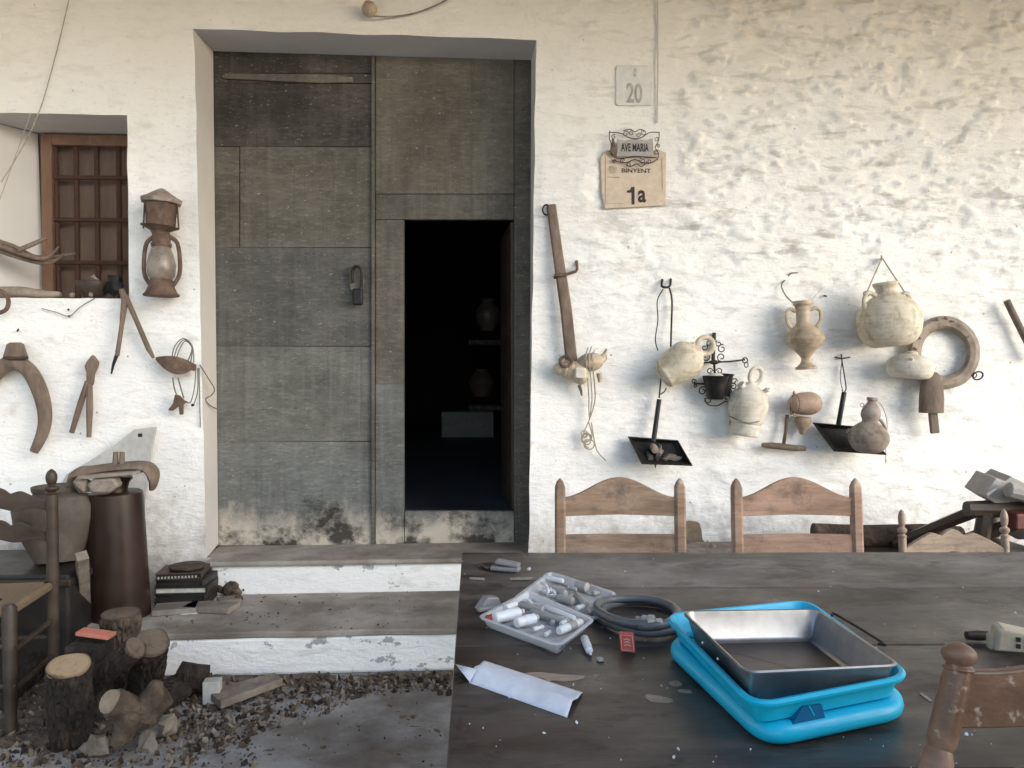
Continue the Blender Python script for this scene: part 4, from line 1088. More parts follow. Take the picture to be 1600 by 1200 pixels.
def right_wall():
    # cable
    m = MB(); m.tube([W(1027, -30, .012), W(1028, 40, .010), W(1028, 120, .014), W(1027, 192, .012)], .0042, 8, smooth=6)
    m.build('wall_cable', M['jamb'], label='thin white painted cable running down the wall above the small metal plaque', cat='cable')
    # painted number
    m = MB(); m.prism(round_poly([W(962, 101, .010), W(1021, 101, .010), W(1021, 165, .010), W(962, 165, .010)], .02, 4), .012)
    pl = m.build('house_number', simple('grey_painted_patch', [(.70,.68,.635), (.78,.76,.72)], 7, .9, bump=.3, fine=25), smooth=False, bevel=.004, label='faded painted square with the worn number 20 high on the wall', cat='house number')
    def text(s, px, py, hpx, mt, parent, name, off, sx=1, bold=0, font=None):
        cu = bpy.data.curves.new(name, 'FONT'); cu.body = s; cu.align_x = 'CENTER'; cu.align_y = 'CENTER'; cu.size = hpx * S0 / .70; cu.extrude = .0006; cu.offset = bold
        ob = bpy.data.objects.new('tmp', cu); col.objects.link(ob)
        dg = bpy.context.evaluated_depsgraph_get(); me = bpy.data.meshes.new_from_object(ob.evaluated_get(dg)); bpy.data.objects.remove(ob)
        c = W(px, py, off)
        me.transform(Matrix.Translation(c) @ Matrix.Rotation(R(90), 4, 'X') @ Matrix.Diagonal((sx, 1, 1, 1)))
        me.materials.clear(); me.name = name
        return new_obj(name, me, mt, parent)
    faded = simple('faded_grey_ink', [(.26,.25,.235), (.42,.405,.38), (.66,.64,.60)], 22, .9)
    text('20', 991, 147, 29, faded, pl, 'painted_numeral', .0108, .62, .003)
    text('0', 992, 114, 12, faded, pl, 'painted_numeral', .0108, .55, .001)
    # cream tile
    m = MB(); pts = [(938, 246), (947, 234), (1030, 234), (1041, 238), (1041, 321), (945, 326), (940, 300)]
    m.prism([W(x, y, .022) for x, y in pts], .010)
    tl = m.build('address_tile', M['sign'], smooth=False, bevel=.003, label='cream tile plaque reading BINYENT 1a fixed under the metal scrollwork plaque', cat='sign')
    text('BINYENT', 994, 267, 6.6, M['ink'], tl, 'lettering', .0232, 1.22, .0003)
    text('a', 1003, 304, 26, M['ink'], tl, 'lettering', .0232, .80, .003)
    m = MB(); m.prism([W(x, y, .0236) for x, y in ((986.5, 292), (991.5, 292), (991.5, 319.5), (986.8, 319.5), (986.8, 301), (979.5, 301), (979.5, 298), (984.5, 296.5))], .0015); m.build('lettering', M['ink'], tl, smooth=False)
    m = MB(); m.prism(poly_smooth([W(952, 260, .0232), W(963, 260, .0232), W(963, 268, .0232), W(958, 272, .0232), W(952, 268, .0232)], 3), .002); m.build('crest', M['clay_brown'], tl, smooth=False)
    m = MB()
    m.tube([W(946, 246, .0228), W(946, 318, .0228), W(973, 318, .0228)], .0011, 5); m.tube([W(1034, 246, .0228), W(1035, 295, .0228)], .0011, 5)
    m.tube([W(949, 276.5, .0228), W(968, 277, .0228)], .0014, 5); m.build('printed_line', M['clay_dust'], tl)
    # Ave Maria plaque
    m = MB(); m.prism([W(x, y, .034) for x, y in ((964, 217), (975, 219), (992, 217), (1010, 219), (1020, 216), (1021, 230), (1020, 245), (1008, 244), (992, 246), (976, 244), (963, 245), (965, 231))], .004)
    pq = m.build('devotional_plaque', M['tin'], smooth=False, bevel=.001, label='small openwork metal plaque with scrolled border reading AVE MARIA', cat='plaque')
    text('AVE MARIA', 992, 231, 12, M['ink'], pq, 'lettering', .0352, .50, .0012)
    m = MB()
    def T(pts, r=.0016): m.tube([W(x, y, .036) for x, y in pts], r * 1.4, 6, smooth=3)
    T([(951, 207), (970, 208), (980, 214), (992, 217), (1004, 214), (1015, 207), (1030, 207)])
    T([(953, 204), (952, 216), (956, 226), (954, 236), (960, 246), (975, 247), (992, 244), (1010, 246), (1026, 246)])
    T([(1030, 206), (1029, 220), (1024, 230), (1029, 240), (1027, 250)])
    T([(955, 250), (968, 253), (980, 254), (992, 249), (1004, 254), (1018, 254), (1028, 248)])
    T([(974, 204), (985, 202), (992, 206), (1000, 202), (1008, 205)])
    T([(978, 258), (986, 260), (994, 256), (1002, 260), (1008, 256)])
    for cx, cy, r, a in ((978, 209, 5, 0), (1006, 207, 5, 2), (987, 208, 4, 1), (998, 210, 4, 3), (959, 214, 4, 1), (1026, 218, 4, 0), (958, 240, 4, 2), (1026, 238, 4, 1),
                         (972, 251, 4, 0), (1004, 251, 5, 2), (983, 257, 4, 1), (1014, 252, 4, 3), (960, 252, 3, 0), (1029, 228, 3, 1)):
        m.tube(spiral(cx, cy, r, a, 1.2, .036, .3, 12), .0019, 5)
    m.build('scrollwork', M['iron'], pq)
    m = MB(); m.prism([W(x, y, .045) for x, y in ((956, 217), (959, 216), (962, 228), (960, 232), (964, 242), (959, 243), (955, 238), (951, 236), (957, 230))], .006); m.build('cross_figure', M['rust'], pq, bevel=.001)

    # ---- singletree
    t = empty('wooden_yoke_bar', W(895, 572, .04), 'long slanting wooden harness bar with an iron ring, hanging next to the door', 'harness bar')
    m = MB(); m.tube([W(861, 320, .03), W(872, 400, .045), W(884, 480, .05), W(893, 566, .055)], [.024, .026, .029, .030], 8, flat=(1, .5)); m.build('bar', M['wood_old'], t)
    m = MB(); m.tube(ringpts(854, 328, 6, 8, .035), .0045, 8, closed=True); m.build('ring', M['iron'], t)
    m = MB(); m.tube([W(867, 434, .045), W(867, 430, .075), W(884, 429, .078), W(900, 424, .07), W(902, 420, .03), W(901, 408, .0)], .0075, 6); m.build('clamp', M['rust'], t)
    # ---- tied clay whistle jug bundle
    t = empty('spouted_jug', W(905, 602, .06), 'small amber spouted clay jug tied with dangling twine at the foot of the harness bar', 'jug')
    m = MB(); m.ell(W(922, 566, .075), (.068, .055, .047), Matrix.Rotation(R(-8), 3, 'Y'), 20, .06); m.build('body', M['clay_brown'], t)
    m = MB(); m.tube([W(937, 562, .075), W(944, 553, .08), W(948, 545, .085)], [.018, .009, .005], 10, smooth=3)
    m.tube([W(946, 552, .08), W(948, 560, .08), W(944, 566, .08)], .004, 6); m.build('spout', M['clay_brown'], t)
    m = MB(); m.tube([W(936, 583, .075), W(938, 597, .075)], [.014, .011], 12); m.build('foot', M['clay_brown'], t)
    m = MB()
    for dx in (-3, 2, 7): m.tube([W(922 + dx, 540 + abs(dx), .07), W(918 + dx, 560, .128), W(921 + dx, 590, .10), W(923 + dx, 620, .05), W(922 + dx * .6, 640, .04), W(921, 655, .035)], .0032, 6, smooth=4)
    m.tube([W(921, 655, .035), W(912, 678, .04), W(910, 690, .04), W(920, 694, .04), W(925, 680, .04), W(920, 660, .04)], .0032, 6, smooth=4)
    for cx, cy, r, a in ((916, 684, 8, 0), (921, 694, 9, 2), (913, 678, 6, 4)): m.tube(spiral(cx, cy, r, a, 1.4, .04, .7, 20), .003, 6)
    m.tube([W(924, 660, .04), W(929, 690, .035), W(934, 706, .03), W(947, 720, .03)], .003, 6, smooth=4); m.build('twine', M['rope'], t)
    t = empty('carved_block', W(890, 600, .05), 'ribbed cream carved wooden block lying left of the small amber jug', 'block')
    m = MB(); lath(m, 864, 574, 917, 583, [(0, 2), (.08, 7), (.2, 11), (.24, 9.5), (.36, 14), (.40, 12.5), (.52, 16.5), (.56, 15), (.7, 18.5), (.9, 19), (1, 15)], .06, seg=16, wob=.15); m.build('body', M['skin_clay'], t)
    m = MB(); m.box(W(907, 583, .125), (.052, .016, .052), Matrix.Rotation(.08, 3, 'Y')); m.build('pale_face', M['clay_white'], t, bevel=.006)
    m = MB(); m.tube([W(905, 602, .06), W(908, 611, .055), W(909, 618, .05)], [.009, .007, .004], 8); m.build('peg', M['wood_old'], t)
    m = MB(); m.tube(ringpts(884, 565, 9, 8, .10), .008, 8, closed=True); m.build('rope_ring', M['rust'], t)

    # ---- tilted jug (first botijo)
    t = empty('water_jug', W(1058, 600, .09), 'honey coloured water jug hanging tilted with its ring handle pointing right', 'jug', 'clay water jugs on the wall')
    m = MB(); lath(m, 1034, 588, 1094, 547, [(0, 19), (.04, 22), (.12, 23), (.3, 27), (.52, 30), (.72, 29), (.86, 22), (.95, 13), (1.0, 8)], .10, wob=.03)
    m.build('body', M['clay'], t)
    m = MB(); m.tube(ringpts(1102, 540, 13, 13, .10), .0125, 10, closed=True); m.build('handle', M['clay'], t)
    m = MB(); m.lathe(W(1080, 549, .10), W(1083, 535, .11), [(0, .022), (.6, .014), (1, .012)], 12); m.lathe(W(1098, 552, .11), W(1092, 566, .13), [(0, .01), (1, .006)], 10); m.build('spout', M['clay'], t)
    m = MB(); m.tube([W(1028, 566, .14), W(1030, 582, .18), W(1040, 596, .18), W(1048, 604, .12)], .003, 6, smooth=4); m.build('binding_wire', M['wire'], t)
    # ---- dustpans
    def dustpan(hook, grip0, grip1, pan, bot, lab, dirt):
        t = empty('dustpan', W(pan[2][0], pan[2][1], .06), lab, 'dustpan', 'black iron dustpans on the wall')
        m = MB()
        for pts, r in hook: m.tube([W(x, y, o) for x, y, o in pts], r, 6, smooth=4)
        m.build('hanging_wire', M['iron'], t)
        m = MB(); m.tube([W(*grip0, .05), W(*grip1, .075)], [.012, .0125], 10); m.build('handle', M['iron'], t)
        rim = [W(x, y, o) for x, y, o in pan]; base = [W(x, y, o) for x, y, o in bot]
        m = MB(); m.loft([rim, base], False, True)
        o = m.build('pan', M['iron'], t, smooth=False); md = o.modifiers.new('s', 'SOLIDIFY'); md.thickness = .004
        m = MB(); m.tube(rim, .0045, 6, closed=True); m.build('rolled_rim', M['iron'], t)
        if dirt:
            m = MB()
            for x, y, r in dirt: m.rock(W(x, y, .085), r * S0, (1.2, .7, .35), .6, 2)
            m.build('dust', M['pan_dirt'], t)
        return t
    d1 = dustpan([([(1035, 437, .0), (1034, 447, .035), (1042, 449, .04), (1047, 446, .035), (1048, 436, .0)], .006),
             ([(1036, 452, .03), (1027, 470, .035), (1028, 500, .04), (1024, 530, .05), (1028, 548, .07)], .003),
             ([(1046, 450, .03), (1050, 470, .035), (1049, 510, .04), (1048, 545, .06)], .0048),
             ([(1033, 590, .05), (1031, 610, .05), (1030, 622, .05)], .004),
             ([(1032, 616, .05), (1038, 612, .055), (1041, 606, .05)], .003)],
            (1030, 624), (1021, 690), [(982, 683, .04), (1059, 689, .05), (1081, 727, .15), (1003, 724, .15)], [(992, 690, .02), (1050, 692, .025), (1068, 720, .08), (1010, 718, .08)],
            'black iron dustpan with dusty bottom hanging below the tilted honey jug', [(1028, 712, 13), (1045, 715, 10), (1015, 716, 8), (1055, 718, 9)])
    m = MB(); m.lathe(W(1020, 697, .075), W(1024, 704, .12), [(0, .016), (.5, .018), (.95, .017), (1, .010)], 12); m.build('socket', M['clay_dust'], d1)
    dustpan([([(1305, 558, .01), (1316, 560, .03), (1328, 558, .01)], .0035), ([(1315, 553, .0), (1315, 560, .03), (1319, 585, .03), (1322, 606, .04), (1319, 613, .045)], .003), ([(1316, 562, .03), (1313, 590, .03), (1317, 612, .045)], .0022)],
            (1319, 613), (1310, 664), [(1271, 661, .04), (1345, 668, .05), (1384, 710, .16), (1303, 704, .16)], [(1284, 669, .02), (1338, 671, .025), (1366, 703, .08), (1312, 698, .08)],
            'black iron dustpan partly covered by the double gourd', None)
    # ---- wrought iron sconce
    t = empty('iron_sconce', W(1118, 632, .05), 'black wrought iron sconce with curled scrolls and a candle cup', 'sconce')
    m = MB(); m.tube([W(1116, 520, .02), W(1115, 545, .03), W(1114, 568, .04)], .0095, 6); m.build('backplate', M['iron'], t)
    m = MB(); m.tube([W(1092, 567, .045), W(1115, 566, .05), W(1140, 565, .05), W(1164, 562, .045)], .0045, 6)
    m.tube(ringpts(1164, 563, 4, 4, .045, 14), .003, 6, closed=True); m.tube(ringpts(1166, 570, 3, 4, .045, 14), .0025, 6, closed=True); m.lathe(W(1108, 566, .05), W(1124, 566, .05), [(0, .005), (.5, .014), (1, .005)], 10); m.build('crossbar', M['iron'], t)
    m = MB()
    for cx, cy, r, a, s_ in ((1128, 545, 7, 1.2, 1), (1127, 558, 7, -1.5, -1), (1123, 537, 5, 2, 1), (1104, 557, 7, 3.5, 1), (1101, 543, 5, 1, -1), (1108, 537, 5, 0, 1), (1098, 611, 7, 1, 1),
                             (1105, 625, 7, 2, -1), (1109, 580, 5, 0, 1), (1124, 580, 5, 3, -1), (1084, 596, 4, 0, 1), (1086, 603, 3, 2, -1), (1147, 596, 5, 0, 1), (1146, 604, 5, 2, -1), (1140, 610, 6, 1, 1), (1136, 622, 6, 4, 1), (1130, 604, 7, 4, 1)):
        m.tube(spiral(cx, cy, r, a, 1.1 * s_, .055, .35, 18), .0028, 6)
    m.tube([W(1101, 622, .05), W(1106, 632, .05), W(1120, 634, .055), W(1132, 628, .05)], .003, 6, smooth=4); m.tube([W(1084, 599, .05), W(1106, 600, .06)], .005, 6); m.build('scrolls', M['iron'], t)
    m = MB(); m.tube([W(1116, 568, .05), W(1117, 586, .09)], .006, 6)
    lath(m, 1118, 624, 1118, 587, [(0, 11), (.05, 13), (.6, 17), (.95, 20), (1, 21)], .09, seg=16, cap1=False); lath(m, 1134, 618, 1137, 584, [(0, 6), (.5, 8), (.9, 9), (1, 11)], .07, seg=12); m.build('candle_cup', M['iron'], t)
    m = MB(); lath(m, 1118, 592, 1118, 583, [(0, 12), (.6, 12), (1, 8)], .09, seg=16); m.build('candle_stub', M['clay_white'], t)
    m = MB(); m.tube([W(1139, 612, .05), W(1141, 630, .03), W(1140, 648, .03), W(1141, 665, .03)], .003, 6, smooth=3); m.build('chain', M['iron'], t)
    # ---- upright jug
    t = empty('water_jug', W(1165, 680, .09), 'pale upright water jug with a ring handle on top, hanging right of the iron sconce', 'jug', 'clay water jugs on the wall')
    m = MB(); lath(m, 1162, 681, 1174, 598, [(0, 20), (.03, 22), (.12, 22.5), (.2, 23.5), (.23, 22.8), (.26, 25), (.5, 30), (.62, 31), (.64, 30), (.78, 27), (.9, 16), (.96, 9), (1, 8)], .10, wob=.02); m.build('body', M['clay_white'], t)
    m = MB(); m.tube(ringpts(1181, 587, 9, 13, .10, 24, R(-18)), .0115, 10, closed=True); m.build('handle', M['clay_white'], t)
    m = MB(); m.lathe(W(1188, 616, .12), W(1200, 608, .14), [(0, .02), (.5, .011), (1, .013)], 12); m.lathe(W(1164, 610, .11), W(1157, 600, .12), [(0, .02), (.7, .016), (.75, .02), (1, .02)], 14); m.build('spout', M['clay_white'], t)
    m = MB(); m.tube([W(1140, 650, .12), W(1150, 655, .175), W(1168, 661, .195), W(1186, 658, .17), W(1193, 653, .12)], .003, 6, smooth=4); m.tube([W(1141, 605, .07), W(1140, 640, .10), W(1142, 668, .09)], .0025, 6, smooth=3); m.build('binding_wire', M['wire'], t)
    # ---- little barrel jug + tiny clay head + auger
    t = empty('barrel_jug', W(1260, 648, .07), 'small pinkish oval clay jug lying on its side above the tiny clay pot', 'jug')
    m = MB(); lath(m, 1234, 631, 1284, 630, [(0, 5), (.03, 10), (.12, 15), (.16, 14), (.2, 16), (.45, 18.5), (.7, 18), (.88, 13), (.97, 6), (1, 2)], .075); m.build('body', M['clay_red'], t)
    m = MB(); m.lathe(W(1243, 619, .075), W(1240, 612, .08), [(0, .012), (1, .006)], 10); m.build('spout', M['clay_red'], t)
    m = MB(); m.tube(ringpts(1239, 631, 3, 16, .085, 20, R(-8)), .0035, 6, closed=True); m.build('string', M['wood_old'], t)
    m = MB(); lath(m, 1254, 679, 1255, 651, [(0, 3.5), (.08, 5), (.2, 6), (.5, 11), (.75, 13), (.95, 12.5), (1, 10)], .05, wob=.1); t = m.build('tiny_pot', M['clay_red'], label='tiny glazed clay pot tapering downwards under the oval pinkish jug', cat='pot')
    m = MB(); m.tube([W(1241, 652, .07), W(1240, 648, .075), W(1244, 650, .075)], .004, 6); m.build('ear', M['clay_red'], t)
    t = empty('hand_auger', W(1225, 706, .05), 'old T shaped auger with a thick wooden handle at the bottom', 'auger')
    m = MB(); m.tube([W(1191, 695, .05), W(1205, 696, .05), W(1240, 700, .05), W(1258, 701, .05)], [.011, .016, .016, .013], 10); m.build('handle', M['wood_old'], t)
    m = MB(); m.tube([W(1224, 697, .05), W(1228, 672, .05), W(1230, 648, .045)], [.0095, .0085, .0085], 8); m.build('shaft', M['rust'], t)
    # ---- double gourd
    t = empty('gourd', W(1357, 710, .1), 'dusty double gourd flask with a thin curved strap, in front of the second dustpan', 'gourd')
    m = MB(); lath(m, 1355, 708, 1363, 621, [(0, 10), (.03, 17), (.1, 24), (.24, 29.5), (.38, 28), (.5, 19), (.55, 12.5), (.6, 12), (.68, 14.5), (.78, 13), (.88, 8), (.93, 6), (.95, 8), (1, 7.5)], .21, wob=.03)
    m.build('body', M['clay_dust'], t)
    m = MB(); m.tube([W(1366, 655, .20), W(1376, 657, .21), W(1384, 672, .22), W(1386, 692, .22)], .007, 8, smooth=4); m.build('strap', M['collar'], t)
    m = MB(); m.lathe(W(1334, 677, .19), W(1325, 673, .19), [(0, .016), (.7, .012), (1, .014)], 12); m.build('spout', M['clay_dust'], t)
    m = MB(); m.tube(ringpts(1347, 633, 3, 3, .19, 14), .002, 6, closed=True); m.tube([W(1368, 626, .19), W(1378, 634, .17), W(1386, 660, .12), W(1384, 700, .10), W(1384, 724, .10)], .0018, 6, smooth=4); m.build('string', M['rope'], t)
    # ---- amphora
    t = empty('amphora', W(1256, 577, .11), 'honey brown two handled amphora on a pedestal foot hanging by wire', 'vase')
    m = MB(); lath(m, 1260, 577, 1254, 470, [(0, 16), (.03, 16.5), (.06, 12), (.12, 7.5), (.18, 8), (.28, 17), (.36, 25), (.42, 29), (.46, 30), (.49, 28.5), (.56, 25), (.62, 17), (.66, 13), (.72, 11), (.88, 11.5), (.93, 13), (.95, 15), (1, 15)], .11); m.build('body', M['clay_brown'], t)
    for pts in ([(1243, 487), (1235, 483), (1229, 490), (1231, 505), (1237, 513)], [(1266, 484), (1275, 481), (1282, 487), (1282, 500), (1276, 510)]):
        m = MB(); m.tube([W(x, y, .11) for x, y in pts], .0095, 8, smooth=4); m.build('handle', M['clay_brown'], t)
    m = MB(); m.tube([W(1240, 474, .10), W(1228, 462, .05), W(1221, 446, .02), W(1230, 434, .0), W(1236, 427, .012), W(1246, 426, .0)], .0035, 6, smooth=4)
    m.tube([W(1264, 474, .10), W(1284, 450, .01)], .001, 5); m.build('hanging_wire', M['wire'], t)
    # ---- round pot
    t = empty('round_pot', W(1388, 541, .12), 'large round bellied cream pot slung from a nail by two ropes', 'pot')
    m = MB(); lath(m, 1393, 541, 1383, 441, [(0, 24), (.02, 30), (.08, 38), (.2, 45), (.36, 48), (.52, 46), (.66, 38), (.76, 25), (.82, 17), (.88, 15), (.95, 18), (.985, 19), (1, 17)], .15, wob=.02)
    m.build('body', M['clay'], t)
    m = MB(); m.tube([W(1352, 484, .17), W(1350, 468, .19), W(1357, 457, .18), W(1368, 462, .16)], [.013, .010, .010, .012], 8, smooth=4); m.build('handle', M['clay'], t)
    m = MB(); m.tube([W(1405, 462, .16), W(1416, 458, .17), W(1422, 470, .17), W(1424, 484, .16)], [.011, .010, .010, .012], 8, smooth=4); m.build('handle', M['clay'], t)
    m = MB()
    for pts in ([(1378, 404, .02), (1366, 430, .09), (1354, 458, .17)], [(1379, 404, .02), (1396, 430, .09), (1416, 460, .17)]):
        m.tube([W(*p) for p in pts], .0038, 6)
    for (cx, cy) in ((1354, 459), (1416, 460)): m.tube(ringpts(cx, cy, 5, 4, .175, 12), .0035, 6, closed=True)
    m.tube([W(1378, 404, -.01), W(1378, 404, .035), W(1377, 399, .04)], .004, 6); m.build('rope', M['rope'], t)
    # ---- horse collar
    t = empty('ring_frame', W(1475, 610, .05), 'round grey leather horse collar ring with an iron ring at its lower right', 'horse collar')
    m = MB(); n = 48; rings = []
    for i in range(n + 1):
        a = R(128) - R(360) * i / n   # open lower left, behind the bell
        for_r = []
        ca, sa = math.cos(a), math.sin(a)
        cx, cy = 1475, 551
        wv = 1 + .02 * noise.noise(Vector((ca * 2, sa * 2, 0)))
        ro, ri = 57.5 * wv, 36 + 1.5 * noise.noise(Vector((ca * 2, sa * 2, 5)))
        ring = []
        for (u, o) in ((0, .03), (.06, .06), (.3, .075), (.7, .070), (.95, .05), (1, .02), (.5, .015)):
            r = ro + (ri - ro) * u
            ring.append(W(cx + r * ca * .985, cy - r * sa, o))
        rings.append(ring)
    m.loft(rings); m.build('collar', M['collar'], t)
    m = MB(); m.tube(ringpts(1528, 587, 8, 6, .06, 18, .4), .004, 8, closed=True); m.tube(ringpts(1522, 586, 4, 4, .06, 12), .003, 6, closed=True); m.build('iron_ring', M['iron'], t)
    m = MB()
    for x, y in ((1464, 499), (1478, 497), (1488, 502), (1430, 545), (1436, 528)): m.box(W(x, y, .078), (.018, .006, .008), Matrix.Rotation(rnd.random(), 3, 'Y'))
    m.build('slot', M['wood_dark'], t)
    # ---- flattened jar
    t = empty('flat_jar', W(1422, 590, .1), 'squat flattened cream jar overlapping the left side of the horse collar', 'jar')
    m = MB(); lath(m, 1420, 591, 1425, 549, [(0, 20), (.05, 28), (.2, 33), (.45, 35), (.62, 33), (.78, 25), (.87, 14), (.9, 9), (.96, 9), (1, 6)], .12); m.build('body', M['clay_white'], t)
    m = MB(); m.lathe(W(1424, 563, .2), W(1425, 558, .22), [(0, .012), (.6, .009), (1, .010)], 10); m.build('spout', M['clay_white'], t)
    # ---- bell
    t = empty('cow_bell', W(1454, 678, .08), 'round topped brown wooden cowbell with its clapper sticking out below', 'bell')
    m = MB(); lath(m, 1455, 645, 1456, 581, [(0, 19.5), (.02, 20), (.35, 20), (.7, 18), (.82, 14), (.92, 12.5), (.98, 9), (1, 4)], .09, flat=.6, seg=24); m.build('body', M['wood_old'], t)
    m = MB(); m.box(W(1459, 660, .08), (.042, .020, .11), Matrix.Rotation(-.12, 3, 'Y')); m.build('clapper', M['wood_old'], t, smooth=False, bevel=.004)
    m = MB(); m.tube([W(1573, 470, .05), W(1590, 505, .05), W(1618, 560, .05)], .0165, 12); m.build('wooden_stick', M['wood_old'], label='grey wooden rod hanging at the right edge of the picture', cat='stick')
    # small nails left in the wall
    for x, y, lb in ((1288, 462, 'black nail right of the amphora'), (1290, 459, None)):
        if lb:
            m = MB(); m.tube([W(x, y, -.01), W(x, y, .02), W(x + 4, y + 1, .028)], .004, 6); m.build('nail', M['iron'], label=lb, cat='nail')
right_wall()
# ---- clutter on the floor by the wall, far right
def clutter_right():
    # log bench
    m = MB(); m.tube([D(1270, 828, 3.35), D(1345, 838, 3.35), D(1440, 838, 3.35), D(1500, 840, 3.35)], [.03, .05, .055, .05], 12, flat=(1, 1))
    m.build('log', M['bark2'], label='rounded brown log lying along the wall between the pink chair and the pale chair', cat='log')
    for x in (1340, 1480):
        m = MB(); a = D(x, 855, 3.35); m.tube([(a.x, a.y, 0), a], .06, 8); m.build('log_prop', M['bark'], label='dark upright block propping the rounded log, ' + ('left one' if x < 1400 else 'right one'), cat='block', group='blocks under the log')
    # slanting plank / folded frame
    m = MB()
    a, c = D(1395, 850, 3.3), D(1640, 752, 3.1)
    m.tube([a, a.lerp(c, .5), c], [.022, .03, .03], 6, flat=(.8, 1.4)); m.tube([D(1440, 868, 3.2), D(1640, 800, 3.0)], .03, 6)
    m.tube([D(1510, 795, 3.0), D(1560, 795, 3.0), D(1600, 790, 3.0)], [.03, .035, .03], 8); m.tube([D(1530, 860, 3.0), D(1540, 800, 3.0)], .03, 8)
    m.tube([D(1620, 800, 3.0), Vector((D(1620, 800, 3.0).x, D(1620, 800, 3.0).y, 0))], .03, 8); m.tube([D(1460, 850, 3.2), Vector((D(1450, 850, 3.2).x, D(1450, 850, 3.2).y, 0))], .025, 8)
    m.build('folded_trestle', M['wood_dark'], smooth=False, label='dark slanting timber frame rising to the right edge behind the pale chair', cat='frame')
    m = MB(); c = D(1500, 872, 3.0); m.box((c.x + .10, c.y + .30, .25), (.8, .3, .50)); m.build('dark_fill_box', M['wood_dark'], smooth=False, bevel=.01, label='added dark box filling the bright gap under the log and slanting frame', cat='filler_box')  # added dark box hiding the lit wall below the log
    m = MB(); pts = [(1536, 775), (1556, 747), (1570, 752), (1580, 744), (1612, 760), (1625, 790), (1600, 792), (1560, 790)]
    a = [D(x, y, 2.98) for x, y in pts]; b_ = [p + Vector((.03, .16, .01)) for p in a]
    m.loft([a, b_]); m.tube([D(1540, 774, 2.95), D(1560, 760, 2.95)], .008, 6); m.tube([D(1575, 765, 2.93), D(1640, 778, 2.93)], [.03, .045], 10)
    m.build('tin_lamp', M['tin'], bevel=.006, smooth=False, label='battered silvery metal lamp lying on the slanting frame at the right edge', cat='lamp')
    m = MB(); a, c = D(1585, 790, 2.9), D(1625, 800, 2.9)
    m.box(D(1600, 812, 2.95), (.12, .08, .06)); m.build('red_box', simple('maroon_paint', [(.12,.03,.025), (.18,.05,.04)], 9, .5), smooth=False, bevel=.006, label='maroon box under the silvery lamp', cat='box')
    m = MB()
    for i in range(30):
        x = rnd.uniform(1070, 1135); c = P(x, 862 + rnd.uniform(-3, 6), -.05 - rnd.random() * .12); m.rock(c, rnd.uniform(.012, .035), (1.2, 1, .6), .4, 1)
    m.build('plaster_rubble', M['stone'], kind='stuff', label='crumbled plaster heaped between the two arched chairs', cat='rubble')
    m = MB(); m.box(P(1110, 900, -.12), (.42, .2, .30)); m.build('stone_ledge', M['stone'], smooth=False, bevel=.02, label='rough stone ledge at the foot of the wall between the arched chairs', cat='ledge')
clutter_right()

